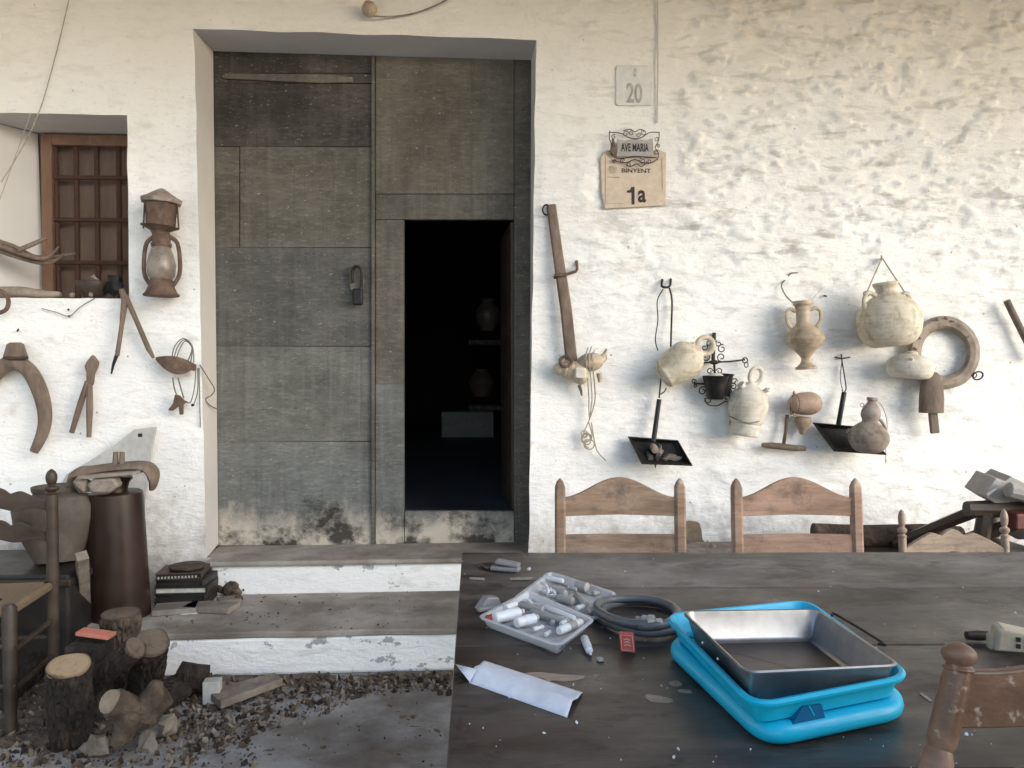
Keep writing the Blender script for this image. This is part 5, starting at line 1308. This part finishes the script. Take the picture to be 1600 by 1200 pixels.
# ================================================================ LEFT OF THE DOOR
def left_side():
    # doorbell gourd on top and its wire
    t = empty('hanging_gourd', W(577, 25, .05), 'small brown round gourd hanging above the door lintel', 'gourd')
    m = MB(); m.ell(W(577, 14, .045), (.036, .034, .038), wob=.08); m.build('body', M['clay_brown'], t)
    m = MB(); m.tube([W(576, 2, .045), W(577, -40, .02)], .002, 6); m.build('string', M['rope'], t)
    m = MB(); m.tube([W(583, 25, .045), W(610, 26, .02), W(650, 20, .018), (W(690, 4, .02)), W(720, -14, .02)], .004, 6, smooth=4); m.build('wire', M['clay_dust'], label='sagging thin wire trailing right from the gourd over the door', cat='wire')
    m = MB(); m.tube([W(112, -20, .02), W(96, 50, .022), (W(78, 120, .02)), W(62, 172, .02), W(38, 225, -.02), W(2, 285, -.03)], .0028, 6, smooth=4); m.build('wire', M['rope'], label='thin cord crossing the top left of the wall down to the window', cat='wire')
    m = MB(); m.tube([W(48, 176, .01), W(40, 200, .01), W(-4, 322, .01)], .002, 6); m.build('wire', M['rope'], label='second finer cord hanging across the white window niche', cat='wire')
    # lantern
    t = empty('lantern', W(252, 463, .07), 'rusty hurricane lantern with a little roofed box on top, hanging right of the window', 'lantern')
    m = MB(); lath(m, 252, 318, 253, 295, [(0, 29), (.22, 31), (.3, 29), (.45, 22), (.85, 9), (1, 3)], .09, seg=8); m.build('roof_cap', M['clay_dust'], t, smooth=False)
    m = MB(); lath(m, 251, 357, 252, 316, [(0, 21), (.1, 22), (.9, 24), (1, 24)], .09, seg=6); m.build('upper_box', M['rust'], t, smooth=False)
    m = MB(); lath(m, 249, 368, 250, 354, [(0, 10), (.5, 14), (.8, 22), (1, 29)], .09, seg=8); m.build('flared_plate', M['rust'], t, smooth=False)
    for x in (226, 277):
        m = MB(); m.tube([W(x, 317, .10), W(x - (2 if x < 250 else -2), 357, .10)], .004, 6); m.build('corner_rod', M['rust'], t)
    m = MB(); lath(m, 252, 386, 252, 364, [(0, 14), (.25, 15), (.3, 13), (.8, 13), (1, 12)], .09, seg=18); m.build('chimney', M['rust'], t)
    m = MB(); lath(m, 252, 440, 252, 384, [(0, 13), (.15, 19), (.45, 21), (.75, 17), (1, 12)], .09, seg=20); m.build('glass_globe', M['dusty_glass'], t); m = MB(); lath(m, 252, 440, 252, 420, [(0, 12), (.4, 9), (.8, 5), (1, 3)], .09, seg=14); m.tube([W(244, 440, .09), W(246, 425, .09), W(252, 418, .09), W(258, 425, .09), W(260, 440, .09)], .003, 6, smooth=4); m.build('burner', M['rust'], t)
    for s_ in (-1, 1):
        m = MB(); m.tube([W(253 + s_ * 13, 370, .09), W(253 + s_ * 24, 380, .09), W(253 + s_ * 28, 405, .09), W(253 + s_ * 27, 430, .09), W(253 + s_ * 17, 447, .09)], .010, 8, smooth=4); m.build('side_tube', M['rust'], t)
    m = MB(); lath(m, 252, 463, 252, 436, [(0, 25), (.08, 26), (.25, 22), (.6, 18), (.8, 19), (1, 15)], .09, seg=20); m.build('oil_tank', M['rust'], t)
    # fork
    t = empty('wooden_fork', W(0, 385, -.05), 'wooden hay fork with curved tines crossing the window niche', 'pitchfork')
    for i, pts in enumerate(([(-40, 365, -.0), (20, 385, -.05), (60, 402, -.1), (118, 396, -.12)], [(-40, 378, .0), (30, 402, -.05), (75, 411, -.1), (104, 395, -.12)],
                             [(-40, 370, .02), (30, 395, -.02), (70, 404, -.06), (92, 385, -.08)], [(28, 391, .0), (50, 382, -.03), (72, 372, -.06)])):
        m = MB(); m.tube([W(*p) for p in pts], [.012, .012, .010, .004][:len(pts)], 8, smooth=5); m.build('tine', M['wood_old'], t)
    # things on the window sill
    m = MB(); m.tube([W(-20, 458, -.05), W(30, 456, -.06), W(60, 459, -.07), W(95, 460, -.08)], [.03, .026, .022, .012], 10, smooth=4); m.build('rolled_sack', M['collar'], label='grey rolled sack lying at the left end of the window sill', cat='sack')
    m = MB(); lath(m, 146, 464, 146, 440, [(0, 14), (.4, 22), (.9, 25), (1, 24)], -.10, seg=18); m.build('bowl', M['wood_dark'], label='dark bowl on the window sill with a pale scrap in it', cat='bowl')
    m = MB(); m.rock(W(148, 438, -.10), .032, (1.4, .6, .5), .4, 2); m.build('rag', M['clay_dust'], label='pale crumpled scrap in the dark bowl', cat='rag')
    m = MB(); m.rock(W(178, 446, -.08), .045, (1, .8, 1), .35, 2); m.build('iron_pot', M['iron'], label='black lump of iron on the sill beside the right window edge', cat='pot')
    for x, lb in ((113, 'left small white knob on the window sill'), (142, 'right small white knob on the window sill')):
        m = MB(); m.rock(W(x, 461, -.03), .013, (1, 1, 1.3), .3, 1); m.build('porcelain_insulator', M['clay_dust'], label=lb, cat='knob', group='white knobs on the sill')
    m = MB(); m.tube([W(-14, 455, .05), W(4, 456, .05), W(13, 468, .05), W(10, 483, .05), W(-4, 490, .05)], .010, 8, smooth=5); m.build('iron_hook', M['rust'], label='rusty iron hook curving in from the left edge below the window', cat='hook')
    # nail with strings
    t = empty('nail', W(108, 494, .02), 'nail with loose strings tied to it under the window', 'nail')
    m = MB(); m.tube([W(108, 494, -.01), W(108, 494, .025)], .005, 6); m.rock(W(107, 484, .012), .006); m.build('nail_head', M['iron'], t)
    m = MB(); m.tube([W(65, 482, .01), W(88, 488, .012), W(108, 494, .02), W(125, 480, .015), W(148, 466, .01)], .0022, 5, smooth=4); m.build('string', M['wire'], t)
    # horse yoke
    t = empty('ox_yoke', W(22, 706, .05), 'smooth brown wooden yoke shaped like an arch at the left edge', 'yoke')
    m = MB(); m.tube([W(-30, 700, .06), W(-32, 650, .06), W(-22, 605, .06), W(2, 575, .06), W(24, 567, .06), W(46, 580, .06), W(62, 610, .06), W(70, 645, .06), W(67, 675, .06), W(53, 706, .06)],
                     [.022, .028, .034, .036, .036, .036, .036, .032, .028, .020], 12, flat=(1, .8), smooth=5); m.build('arch', M['wood_old'], t)
    m = MB(); rings = []
    for (y, w_) in ((535, 9), (538, 14), (552, 18), (562, 21)):
        rings.append([W(24 + sx * w_, y, o) for sx, o in ((-1, .045), (-.8, .085), (.8, .085), (1, .045), (.8, .03), (-.8, .03))])
    m.loft(rings); m.build('head', M['wood_old'], t); m = MB(); m.tube([W(6, 558, .09), W(24, 560, .1), W(44, 558, .09)], .007, 6, smooth=3); m.build('band', M['wood_dark'], t)
    m = MB(); m.tube([W(27, 517, -.01), W(27, 517, .03), W(29, 514, .035)], .004, 6); m.build('nail', M['iron'], label='bent nail above the wooden yoke', cat='nail')
    # tongs / clothes-peg clamp
    t = empty('wooden_tongs', W(130, 684, .04), 'small wooden tongs with a pointed head, hanging between the yoke and the dividers', 'tongs')
    m = MB(); m.prism([W(x, y, .055) for x, y in ((143, 554), (152, 566), (150, 574), (145, 584), (143, 602), (134, 602), (134, 582), (131, 572), (135, 564))], .03); m.build('head', M['wood_old'], t, bevel=.006)
    m = MB(); m.tube([W(137, 596, .045), W(126, 630, .045), W(112, 676, .045)], [.013, .015, .012], 8); m.build('arm', M['wood_old'], t)
    m = MB(); m.tube([W(140, 600, .045), W(140, 640, .045), W(139, 683, .045)], [.014, .016, .011], 8); m.build('arm', M['wood_old'], t)
    # dividers
    t = empty('dividers', W(205, 585, .04), 'big wooden pair of dividers hanging open under the window corner', 'dividers')
    m = MB(); m.tube([W(190, 452, .05), W(195, 470, .05), W(190, 510, .05), W(183, 556, .05)], [.014, .017, .011, .011], 8); m.build('arm', M['wood_old'], t)
    m = MB(); m.tube([W(183, 553, .05), W(177, 570, .045), W(174, 584, .04)], [.010, .007, .004], 8); m.build('point', M['iron'], t)
    m = MB(); m.tube([W(196, 462, .052), W(215, 505, .05), W(232, 545, .05), W(240, 559, .05)], [.013, .012, .013, .008], 8); m.build('arm', M['wood_old'], t)
    # canopy toy with wires
    t = empty('saddle_piece', W(275, 646, .06), 'rusty saddle shaped plate on looped cords, hanging against the door jamb', 'saddle piece')
    m = MB(); n = 16; rings = []
    for i in range(n + 1):
        u = i / n; x = 243 + 64 * u
        zt = 558 + 12 * u - 7 * math.sin(math.pi * u); zb = zt + 4 + 24 * math.sin(math.pi * min(1, u * 1.02)) ** .9 + 4 * (u > .9)
        o = .05 + .05 * math.sin(math.pi * u)
        rings.append([W(x, zt, o - .02), W(x, (zt + zb) / 2, o), W(x, zb, o + .01), W(x, zb, o - .004), W(x, (zt + zb) / 2, o - .018), W(x, zt, o - .034)])
    m.loft(rings); m.build('plate', M['rust'], t)
    m = MB()
    for k in range(3):
        dx = k * 5
        m.tube([W(268 + dx * .5, 566, .08), W(272 + dx, 543, .07), W(286 + k * 2, 529 + k * 2, .05), W(300, 540 + k * 2, .06), W(303 - dx, 566, .07)], .0028, 6, smooth=5)
    m.build('cord_loop', M['wire'], t)
    m = MB()
    m.tube([W(270, 590, .08), W(272, 605, .07), W(277, 620, .06)], .0035, 6, smooth=4); m.tube([W(278, 590, .08), W(283, 608, .07), W(287, 622, .06)], .0035, 6, smooth=4)
    m.tube([W(306, 578, .06), W(304, 605, .05), W(298, 628, .05), W(290, 628, .05)], .0025, 6, smooth=4); m.tube([W(309, 575, .06), W(309, 610, .05), W(302, 634, .05)], .0025, 6, smooth=4)
    m.build('string', M['wire'], t)
    m = MB(); m.prism([W(x, y, .065) for x, y in ((273, 616), (279, 618), (287, 626), (292, 628), (285, 632), (285, 648), (280, 648), (279, 634), (268, 642), (262, 641), (270, 630))], .02); m.build('anchor_weight', M['rust'], t, bevel=.003)
    m = MB(); m.rock(W(301, 633, .05), .009); m.build('bead', M['iron'], t)
    m = MB(); m.tube([W(312, 570, .01), W(326, 592, .01), P(335, 608, .05), P(330, 618, .08), P(321, 624, .05), P(329, 634, .1), P(342, 640, .2)], .0028, 6, smooth=4)
    m.tube([W(311, 575, .01), W(312, 620, .012), W(313, 668, .012)], .0025, 6, smooth=3); m.build('wire', M['wire'], label='loose grey wire curling over the left door jamb', cat='wire')

    # ---- leaning board
    m = MB(); pts = [(84, 800), (90, 765), (104, 741), (150, 714), (180, 694), (210, 671), (244, 667), (238, 700), (230, 760), (205, 960), (110, 960)]
    a = [D(x, y, 3.66 - (y - 667) * .0004) for x, y in pts]
    m.prism(a, .012); bd = m.build('leaning_board', M['white_panel'], smooth=False, bevel=.002, label='grey white sheet of board leaning on the wall behind the brown pot', cat='board')
    m = MB(); c = D(219, 680, 3.58); m.box(c, (.016, .012, .016)); m.build('bolt', M['iron'], bd, smooth=False)
    # ---- brown cylinder
    t = empty('clay_pipe', Vector((Z(186, 1023).x, Z(186, 1023).y, 0)), 'tall dark brown glazed clay cylinder standing behind the logs', 'pot')
    c = Z(190, 1026); tp = Vector((c.x, c.y, ztop(768, c))); tp.x = D(183, 768, 3.38).x
    m = MB(); m.lathe(Vector((c.x, c.y, 0)), tp, [(0, .128), (.2, .126), (.6, .119), (.96, .112), (.99, .110), (1, .100)], 36); m.build('body', M['glaze'], t)
    nk = tp + Vector((.02, 0, .075)); m = MB(); m.lathe(tp - Vector((0, 0, .005)), nk, [(0, .055), (.3, .045), (.7, .045), (.9, .055), (1, .05)], 24); m.build('neck', M['glaze'], t)
    # ---- saddle / yoke on top
    t = empty('pack_saddle', D(185, 770, 3.3), 'weathered curved wooden pack saddle lying across the top of the brown cylinder', 'saddle')
    m = MB(); m.tube([D(112, 772, 3.34), D(118, 742, 3.32), D(140, 735, 3.3), D(185, 729, 3.3), D(225, 728, 3.3), D(240, 742, 3.32), D(239, 762, 3.34)], [.028, .038, .028, .026, .028, .038, .024], 12, flat=(.55, 1.3), smooth=5); m.build('arch', M['wood_old'], t)
    m = MB(); m.prism([D(x, y, 3.22) for x, y in ((120, 744), (212, 737), (212, 742), (120, 750))], .12); m.build('shelf', M['clay_dust'], t, smooth=False, bevel=.003)
    m = MB(); m.prism([D(x, y, 3.23) for x, y in ((133, 758), (145, 748), (178, 746), (184, 760), (168, 772), (142, 772))], .06); m.build('pale_pad', M['clay_dust'], t, bevel=.012)
    m = MB(); m.rock(D(129, 757, 3.26), .034, (1, 1, .9), .3, 2); m.build('knot', M['clay_dust'], t)
    for x in (180, 190):
        m = MB(); m.tube([D(x, 732, 3.3), D(x + 1, 706, 3.3)], [.014, .011], 8); m.build('peg', M['wood_old'], t)
    # ---- big jar
    t = empty('stoneware_jar', D(82, 880, 3.3), 'big grey brown stoneware jar behind the left chair', 'jar')
    a, c = D(92, 878, 3.28), D(90, 770, 3.32)
    m = MB(); m.lathe(a, c, [(0, .085), (.05, .095), (.3, .13), (.6, .165), (.78, .172), (.9, .155), (.97, .11), (1, .09)], 36); m.build('body', M['jar'], t)
    m = MB(); m.lathe(c - Vector((0, 0, .004)), c + Vector((0, 0, .03)), [(0, .09), (.6, .10), (1, .10)], 30); m.build('rim', M['jar'], t)
    # ---- chest
    a = D(60, 878, 3.28); gx = 0
    m = MB(); h = a.z; m.box((a.x - .08, a.y + .02, h / 2), (.62, .46, h - .002)); ch = m.build('wooden_chest', M['book'], smooth=False, bevel=.012, label='black chest carrying the stoneware jar, behind the left chair', cat='chest')
    m = MB(); m.box((a.x - .08, a.y + .02, h - .035), (.64, .48, .03)); m.build('lid', M['wood_dark'], ch, smooth=False, bevel=.006)
    # stake
    m = MB(); q = Z(136, 1010); tq = D(128, 868, 3.05); m.tube([Vector((q.x, q.y, 0)), q.lerp(tq, .5), tq], [.028, .028, .03], 4); m.build('wooden_stake', M['stone'], smooth=False, bevel=.003, label='pale square stake standing between the chest and the brown cylinder', cat='stake')
    m = MB(); m.box((D(140, 1000, 2.78).x, D(140, 1000, 2.78).y, .143), (.13, .12, .284)); m.build('dark_block', M['bark'], smooth=False, bevel=.015, label='dark block under the red tile, behind the pale sawn log', cat='block')  # plain dark block in the same colour as the log bark
    c = D(150, 990, 2.76); m = MB(); m.box(c, (.12, .055, .014), Matrix.Rotation(-.10, 3, 'Z') @ Matrix.Rotation(.12, 3, 'Y')); m.build('red_tile', M['redtile'], smooth=False, bevel=.002, label='broken salmon red strip of tile on the dark block', cat='tile')
    # ---- logs
    def log(p0, p1, r, lab, mt='bark', cut='cut', tilt=None, wob=.12):
        p0, p1 = Vector(p0), Vector(p1); n = 34
        t = empty('log', Vector((p0.x, p0.y, 0)), lab, 'log', 'firewood logs by the steps')
        pr = [(i / n, r * (1 + .05 * noise.noise(Vector((i * .6, r * 90, 2))))) for i in range(n + 1)]
        m = MB(); m.lathe(p0, p1, pr, 72, wob=wob)
        ax = (p1 - p0).normalized()
        for v in m.b.verts:
            d = v.co - p0; h = d.dot(ax); rad = d - ax * h; a_ = math.atan2(rad.dot(ax.orthogonal().normalized()), rad.dot(ax.cross(ax.orthogonal()).normalized()))
            f = noise.noise(Vector((math.cos(a_) * 5, math.sin(a_) * 5, h * 11 + r * 99))); f2 = abs(noise.noise(Vector((math.cos(a_) * 9, math.sin(a_) * 9, h * 16 + r * 50))))
            edge = min(1, (( p1 - p0).length - h) / .015 + .3)
            v.co += rad * (.10 * f - .14 * max(0, .16 - f2) / .16) * edge
        m.build('bark', M[mt], t)
        m = MB(); rr_ = pr[-1][1]; m.lathe(p1 - ax * .004, p1 + ax * .004, [(0, rr_ * .97), (.7, rr_ * .95), (1, rr_ * .90)], 28, wob=wob); m.build('sawn_face', M[cut], t)
        return t
    log(Z(112, 1160), D(107, 1040, 2.52), .068, 'thick front log with a bright pale sawn top tilted to the viewer')
    bpy.data.objects['log'].name = 'log'
    log(Z(190, 1083), D(188, 958, 2.98), .071, 'upright log with an aged round top just right of the red tile', 'bark2', 'cut2')
    log(Z(222, 1098), D(238, 1003, 2.72), .058, 'upright dark log with an oval brown top next to the lower step', 'bark', 'cut2')
    log(Z(95, 1130) + Vector((0, -.02, .05)), D(212, 1012, 2.62), .04, 'slim dark log slanting up behind the pale sawn one', 'bark', 'cut2')
    log(Z(-10, 1120) + Vector((0, 0, .05)), Z(100, 1040) + Vector((0, 0, .10)), .05, 'dark log lying under the left chair', 'bark', 'cut2')
    log(Z(130, 1120) + Vector((0, 0, .06)), Z(200, 1075) + Vector((0, 0, .07)), .055, 'dark log lying behind the forked driftwood', 'bark', 'cut2')
    log(Z(235, 1120) + Vector((0, 0, .05)), Z(305, 1085) + Vector((0, 0, .06)), .052, 'short grey black log right of the forked driftwood', 'bark', 'cut2')
    t = empty('driftwood', Z(210, 1150), 'pale brown forked branch stump lying in front of the logs', 'branch')
    a = Z(182, 1128) + Vector((0, 0, .05)); c = Z(250, 1120) + Vector((0, 0, .06))
    m = MB(); m.tube([D(176, 1098, 2.4), D(195, 1106, 2.42), D(215, 1118, 2.45), D(240, 1100, 2.5), D(262, 1085, 2.52)], [.046, .045, .052, .045, .034], 16, smooth=5)
    m.build('trunk', M['bark2'], t)
    m = MB(); m.tube([D(222, 1118, 2.45), D(238, 1090, 2.46), D(246, 1064, 2.47)], [.050, .038, .016], 14, smooth=5); m.build('fork', M['bark2'], t)
    m = MB(); m.tube([D(205, 1112, 2.42), D(196, 1140, 2.4), D(178, 1166, 2.38)], [.045, .035, .018], 14, smooth=5); m.build('root', M['bark2'], t)
    m = MB(); m.tube([D(170, 1096, 2.385), D(177, 1098, 2.4)], [.036, .040], 14); m.build('broken_end', M['chips'], t)
    c = Z(302, 1092) + Vector((0, 0, .07)); m = MB(); m.rock(c + Vector((0, 0, .01)), .07, (1, .8, .9), .35, 2); m.build('coal_stone', M['bark'], smooth=False, label='angular black lump leaning on the lower step', cat='stone')
    for x, y, r, lb in ((255, 1150, .05, 'grey brown stone in front of the short black log'), (150, 1178, .04, 'brown stone nearest the lower left corner'), (232, 1172, .035, 'flat pale stone below the driftwood')):
        c = Z(x, y); m = MB(); m.rock(c + Vector((0, 0, r * .5)), r, (1.3, 1, .7), .4, 2); m.build('stone', M['stone'], smooth=False, label=lb, cat='stone', group='stones among the logs')
    # ---- white box + plank
    c = Z(330, 1098) + Vector((0, 0, .05)); m = MB(); m.box(c + Vector((.005, 0, -.004)), (.062, .05, .085), Matrix.Rotation(.1, 3, 'Z')); m.build('white_carton', M['white_panel'], smooth=False, bevel=.003, label='small white carton standing at the foot of the lower step', cat='carton')
    m = MB(); a = [Z(x, y, .045) for x, y in ((322, 1078), (430, 1050), (442, 1060), (345, 1096))]; m.prism(a, -.03, nrm=(0, 0, 1)); m.build('broken_slab', M['stone'], smooth=False, bevel=.004, label='grey slab lying against the lower step behind the white carton', cat='slab')
    # ---- books
    z = .186; gb = 'black books stacked on the step'
    labs = ['bottom black book of the stack on the step', 'second black book from the bottom of the stack', 'black book with bright white page edges in mid stack', 'fourth book, black, under the top book', 'top book of the stack with a spiral bound edge']
    base = Z(297, 935, .186); base.y = -.17
    for i in range(5):
        h = (.030, .026, .034, .032, .030)[i]; wd_ = (.235, .225, .23, .22, .20)[i]; dx = (.0, .004, .006, .004, -.012)[i]; rot = (.05, -.04, .02, -.08, .10)[i]
        Mz = Matrix.Rotation(rot, 3, 'Z'); c = base + Vector((dx, 0, 0)); c.z = z + h / 2
        t = empty('book', (c.x, c.y, z), labs[i], 'book', gb)
        m = MB(); m.box((c.x, c.y, z + .003), (wd_, .17, .0055), Mz); m.box((c.x, c.y, z + h - .003), (wd_, .17, .0055), Mz); m.box(Vector(c) + Mz @ Vector((wd_ / 2 - .003, 0, 0)), (.0055, .17, h - .0115), Mz)
        m.build('cover', M['book'] if i < 4 else M['wood_dark'], t, smooth=False, bevel=.0012)
        m = MB(); m.box(Vector(c) + Mz @ Vector((-.004, .002, 0)), (wd_ - .014, .158, h - .012), Mz); m.build('pages', M['pages'] if i == 2 else M['book'], t, smooth=False)
        if i == 4:
            m = MB()
            for k in range(12): m.box(Vector((c.x, c.y, z + .012)) + Mz @ Vector((-.085 + k * .0145, -.086, 0)), (.007, .004, .010), Mz)
            m.build('spiral_binding', M['tin'], t, smooth=False)
        z += h + .0008
    c = Vector((base.x + .005, base.y, z)); m = MB(); m.lathe(c, c + Vector((0, 0, .014)), [(0, .055), (.3, .075), (1, .080)], 28); m.build('saucer', M['bark2'], label='round brown wooden disc on top of the book stack', cat='disc')
    # slabs and rubble on the tread
    for x, y, sx, sy, r_, mt, lb in ((275, 950, .18, .12, .2, 'tread', 'dark flat slab below the stack of books'), (330, 948, .22, .11, -.2, 'stone', 'grey flat slab on the step right of the dark one'), (358, 938, .10, .08, .4, 'stone', 'small pale brick piece on the step beside the crumbs')):
        c = Z(x, y, .20); m = MB(); m.box((c.x, c.y, .199), (sx, sy, .024), Matrix.Rotation(r_, 3, 'Z')); m.build('stone_slab', M[mt], smooth=False, bevel=.003, label=lb, cat='slab', group='slabs on the step')
    lbs = ['reddish brown rubble stone touching the riser', 'largest dark rubble stone by the slabs', 'pale rounded stone in front of the rubble', 'small brown rubble stone at the right of the heap', 'flat brown stone behind the heap', 'dark crumb stone lowest in the heap']
    for i, (x, y, r) in enumerate(((352, 912, .04), (360, 920, .042), (370, 925, .022), (382, 918, .028), (345, 918, .035), (373, 935, .018))):
        c = Z(x, y, .20 + r * .3); m = MB(); m.rock(c, r, (1.1, 1, .8), .35, 2); m.build('rubble_stone', M['cut2' if i == 2 else 'bark2'], smooth=False, label=lbs[i], cat='stone', group='rubble on the step')
    c = Z(296, 958, .188); m = MB(); m.box((c.x, c.y, .1875), (.07, .02, .003), Matrix.Rotation(.1, 3, 'Z')); m.build('paper_strip', M['white'], smooth=False, label='narrow white strip of paper on the step before the slabs', cat='paper')
left_side()

# ================================================================ CHIPS AND DUST
def scatter():
    def soil_h(x, y):
        # strewn soil, deepest against the step and under the logs
        d = max(0, (LY - .02) - y); lf = sm((Z(520, 1100).x - x) / 1.0)
        h = .022 * (1 - sm(d / (.10 + .55 * lf))) * (.45 + .55 * lf) + .010 * lf * (1 - sm((d - .3) / .5))
        return h + .010 * noise.noise(Vector((x * 7, y * 7, 0))) + .005 * noise.noise(Vector((x * 25, y * 25, 3))) + .003 * noise.noise(Vector((x * 60, y * 60, 3))) - .006
    m = MB(); gx = [-2.6 + i * .014 for i in range(190)]; gy = [LY - .01 - j * .014 for j in range(90)]
    vv = [[m.b.verts.new((x, y, soil_h(x, y))) for y in gy] for x in gx]
    for a in range(len(gx) - 1):
        for c in range(len(gy) - 1):
            q = (vv[a][c], vv[a+1][c], vv[a+1][c+1], vv[a][c+1])
            if max(p.co.z for p in q) > .0: m.b.faces.new(q)
    for v in [v for v in m.b.verts if not v.link_faces]: m.b.verts.remove(v)
    m.build('soil', simple('brown_soil', [(.07,.05,.037), (.14,.105,.08), (.20,.155,.12)], 30, 1, bump=.9, bd=.006, fine=90), kind='stuff', label='loose brown soil swept up against the lower step', cat='soil')
    m = MB()
    for i in range(3600):
        if i < 1900:
            x = rnd.uniform(290, 705)
            y0 = 1062 + max(0, (560 - x)) * .02; band = 14 + max(0, (600 - x)) * .36
            y = y0 + band * rnd.random() ** 1.3 + rnd.gauss(0, 5)
        elif i < 2900:
            x = rnd.uniform(0, 400); y = rnd.uniform(1090, 1200)
        elif i < 3300:
            x = rnd.uniform(-20, 330); y = rnd.uniform(1050, 1200)
        else:
            x = rnd.uniform(360, 700); y = rnd.uniform(1080, 1200)
            if rnd.random() < .4: continue
        r = rnd.choice((.0015, .002, .002, .003, .003, .004, .004, .005, .007, .010, .013)) * (1 if i < 3300 else .4)
        c = Z(x, y)
        if c.y > LY - .02: continue
        c.z = max(0, soil_h(c.x, c.y)) + r * .25
        m.rock(c, r, (1.4, .9, .55), .6, 1, mi=rnd.choice((0, 1, 1, 1, 2, 3)))
    m.build('wood_chips', [M['chips'], M['bark2'], M['stone'], M['bark']], kind='stuff', smooth=False, label='wood chips, bark crumbs and gravel strewn along the lower step', cat='rubble')
    m = MB()
    for i in range(260):
        x, y = rnd.uniform(250, 720), rnd.uniform(915, 984); c = Z(x, y, .186); 
        if rnd.random() < (x - 250) / 600: continue
        m.rock(c, rnd.uniform(.0015, .006), (1.2, 1, .5), .4, 1, mi=rnd.choice((0, 1)))
    m.build('step_crumbs', [M['bark2'], M['stone']], kind='stuff', smooth=False, label='brown crumbs and grit scattered over the middle tread', cat='grit')
scatter()
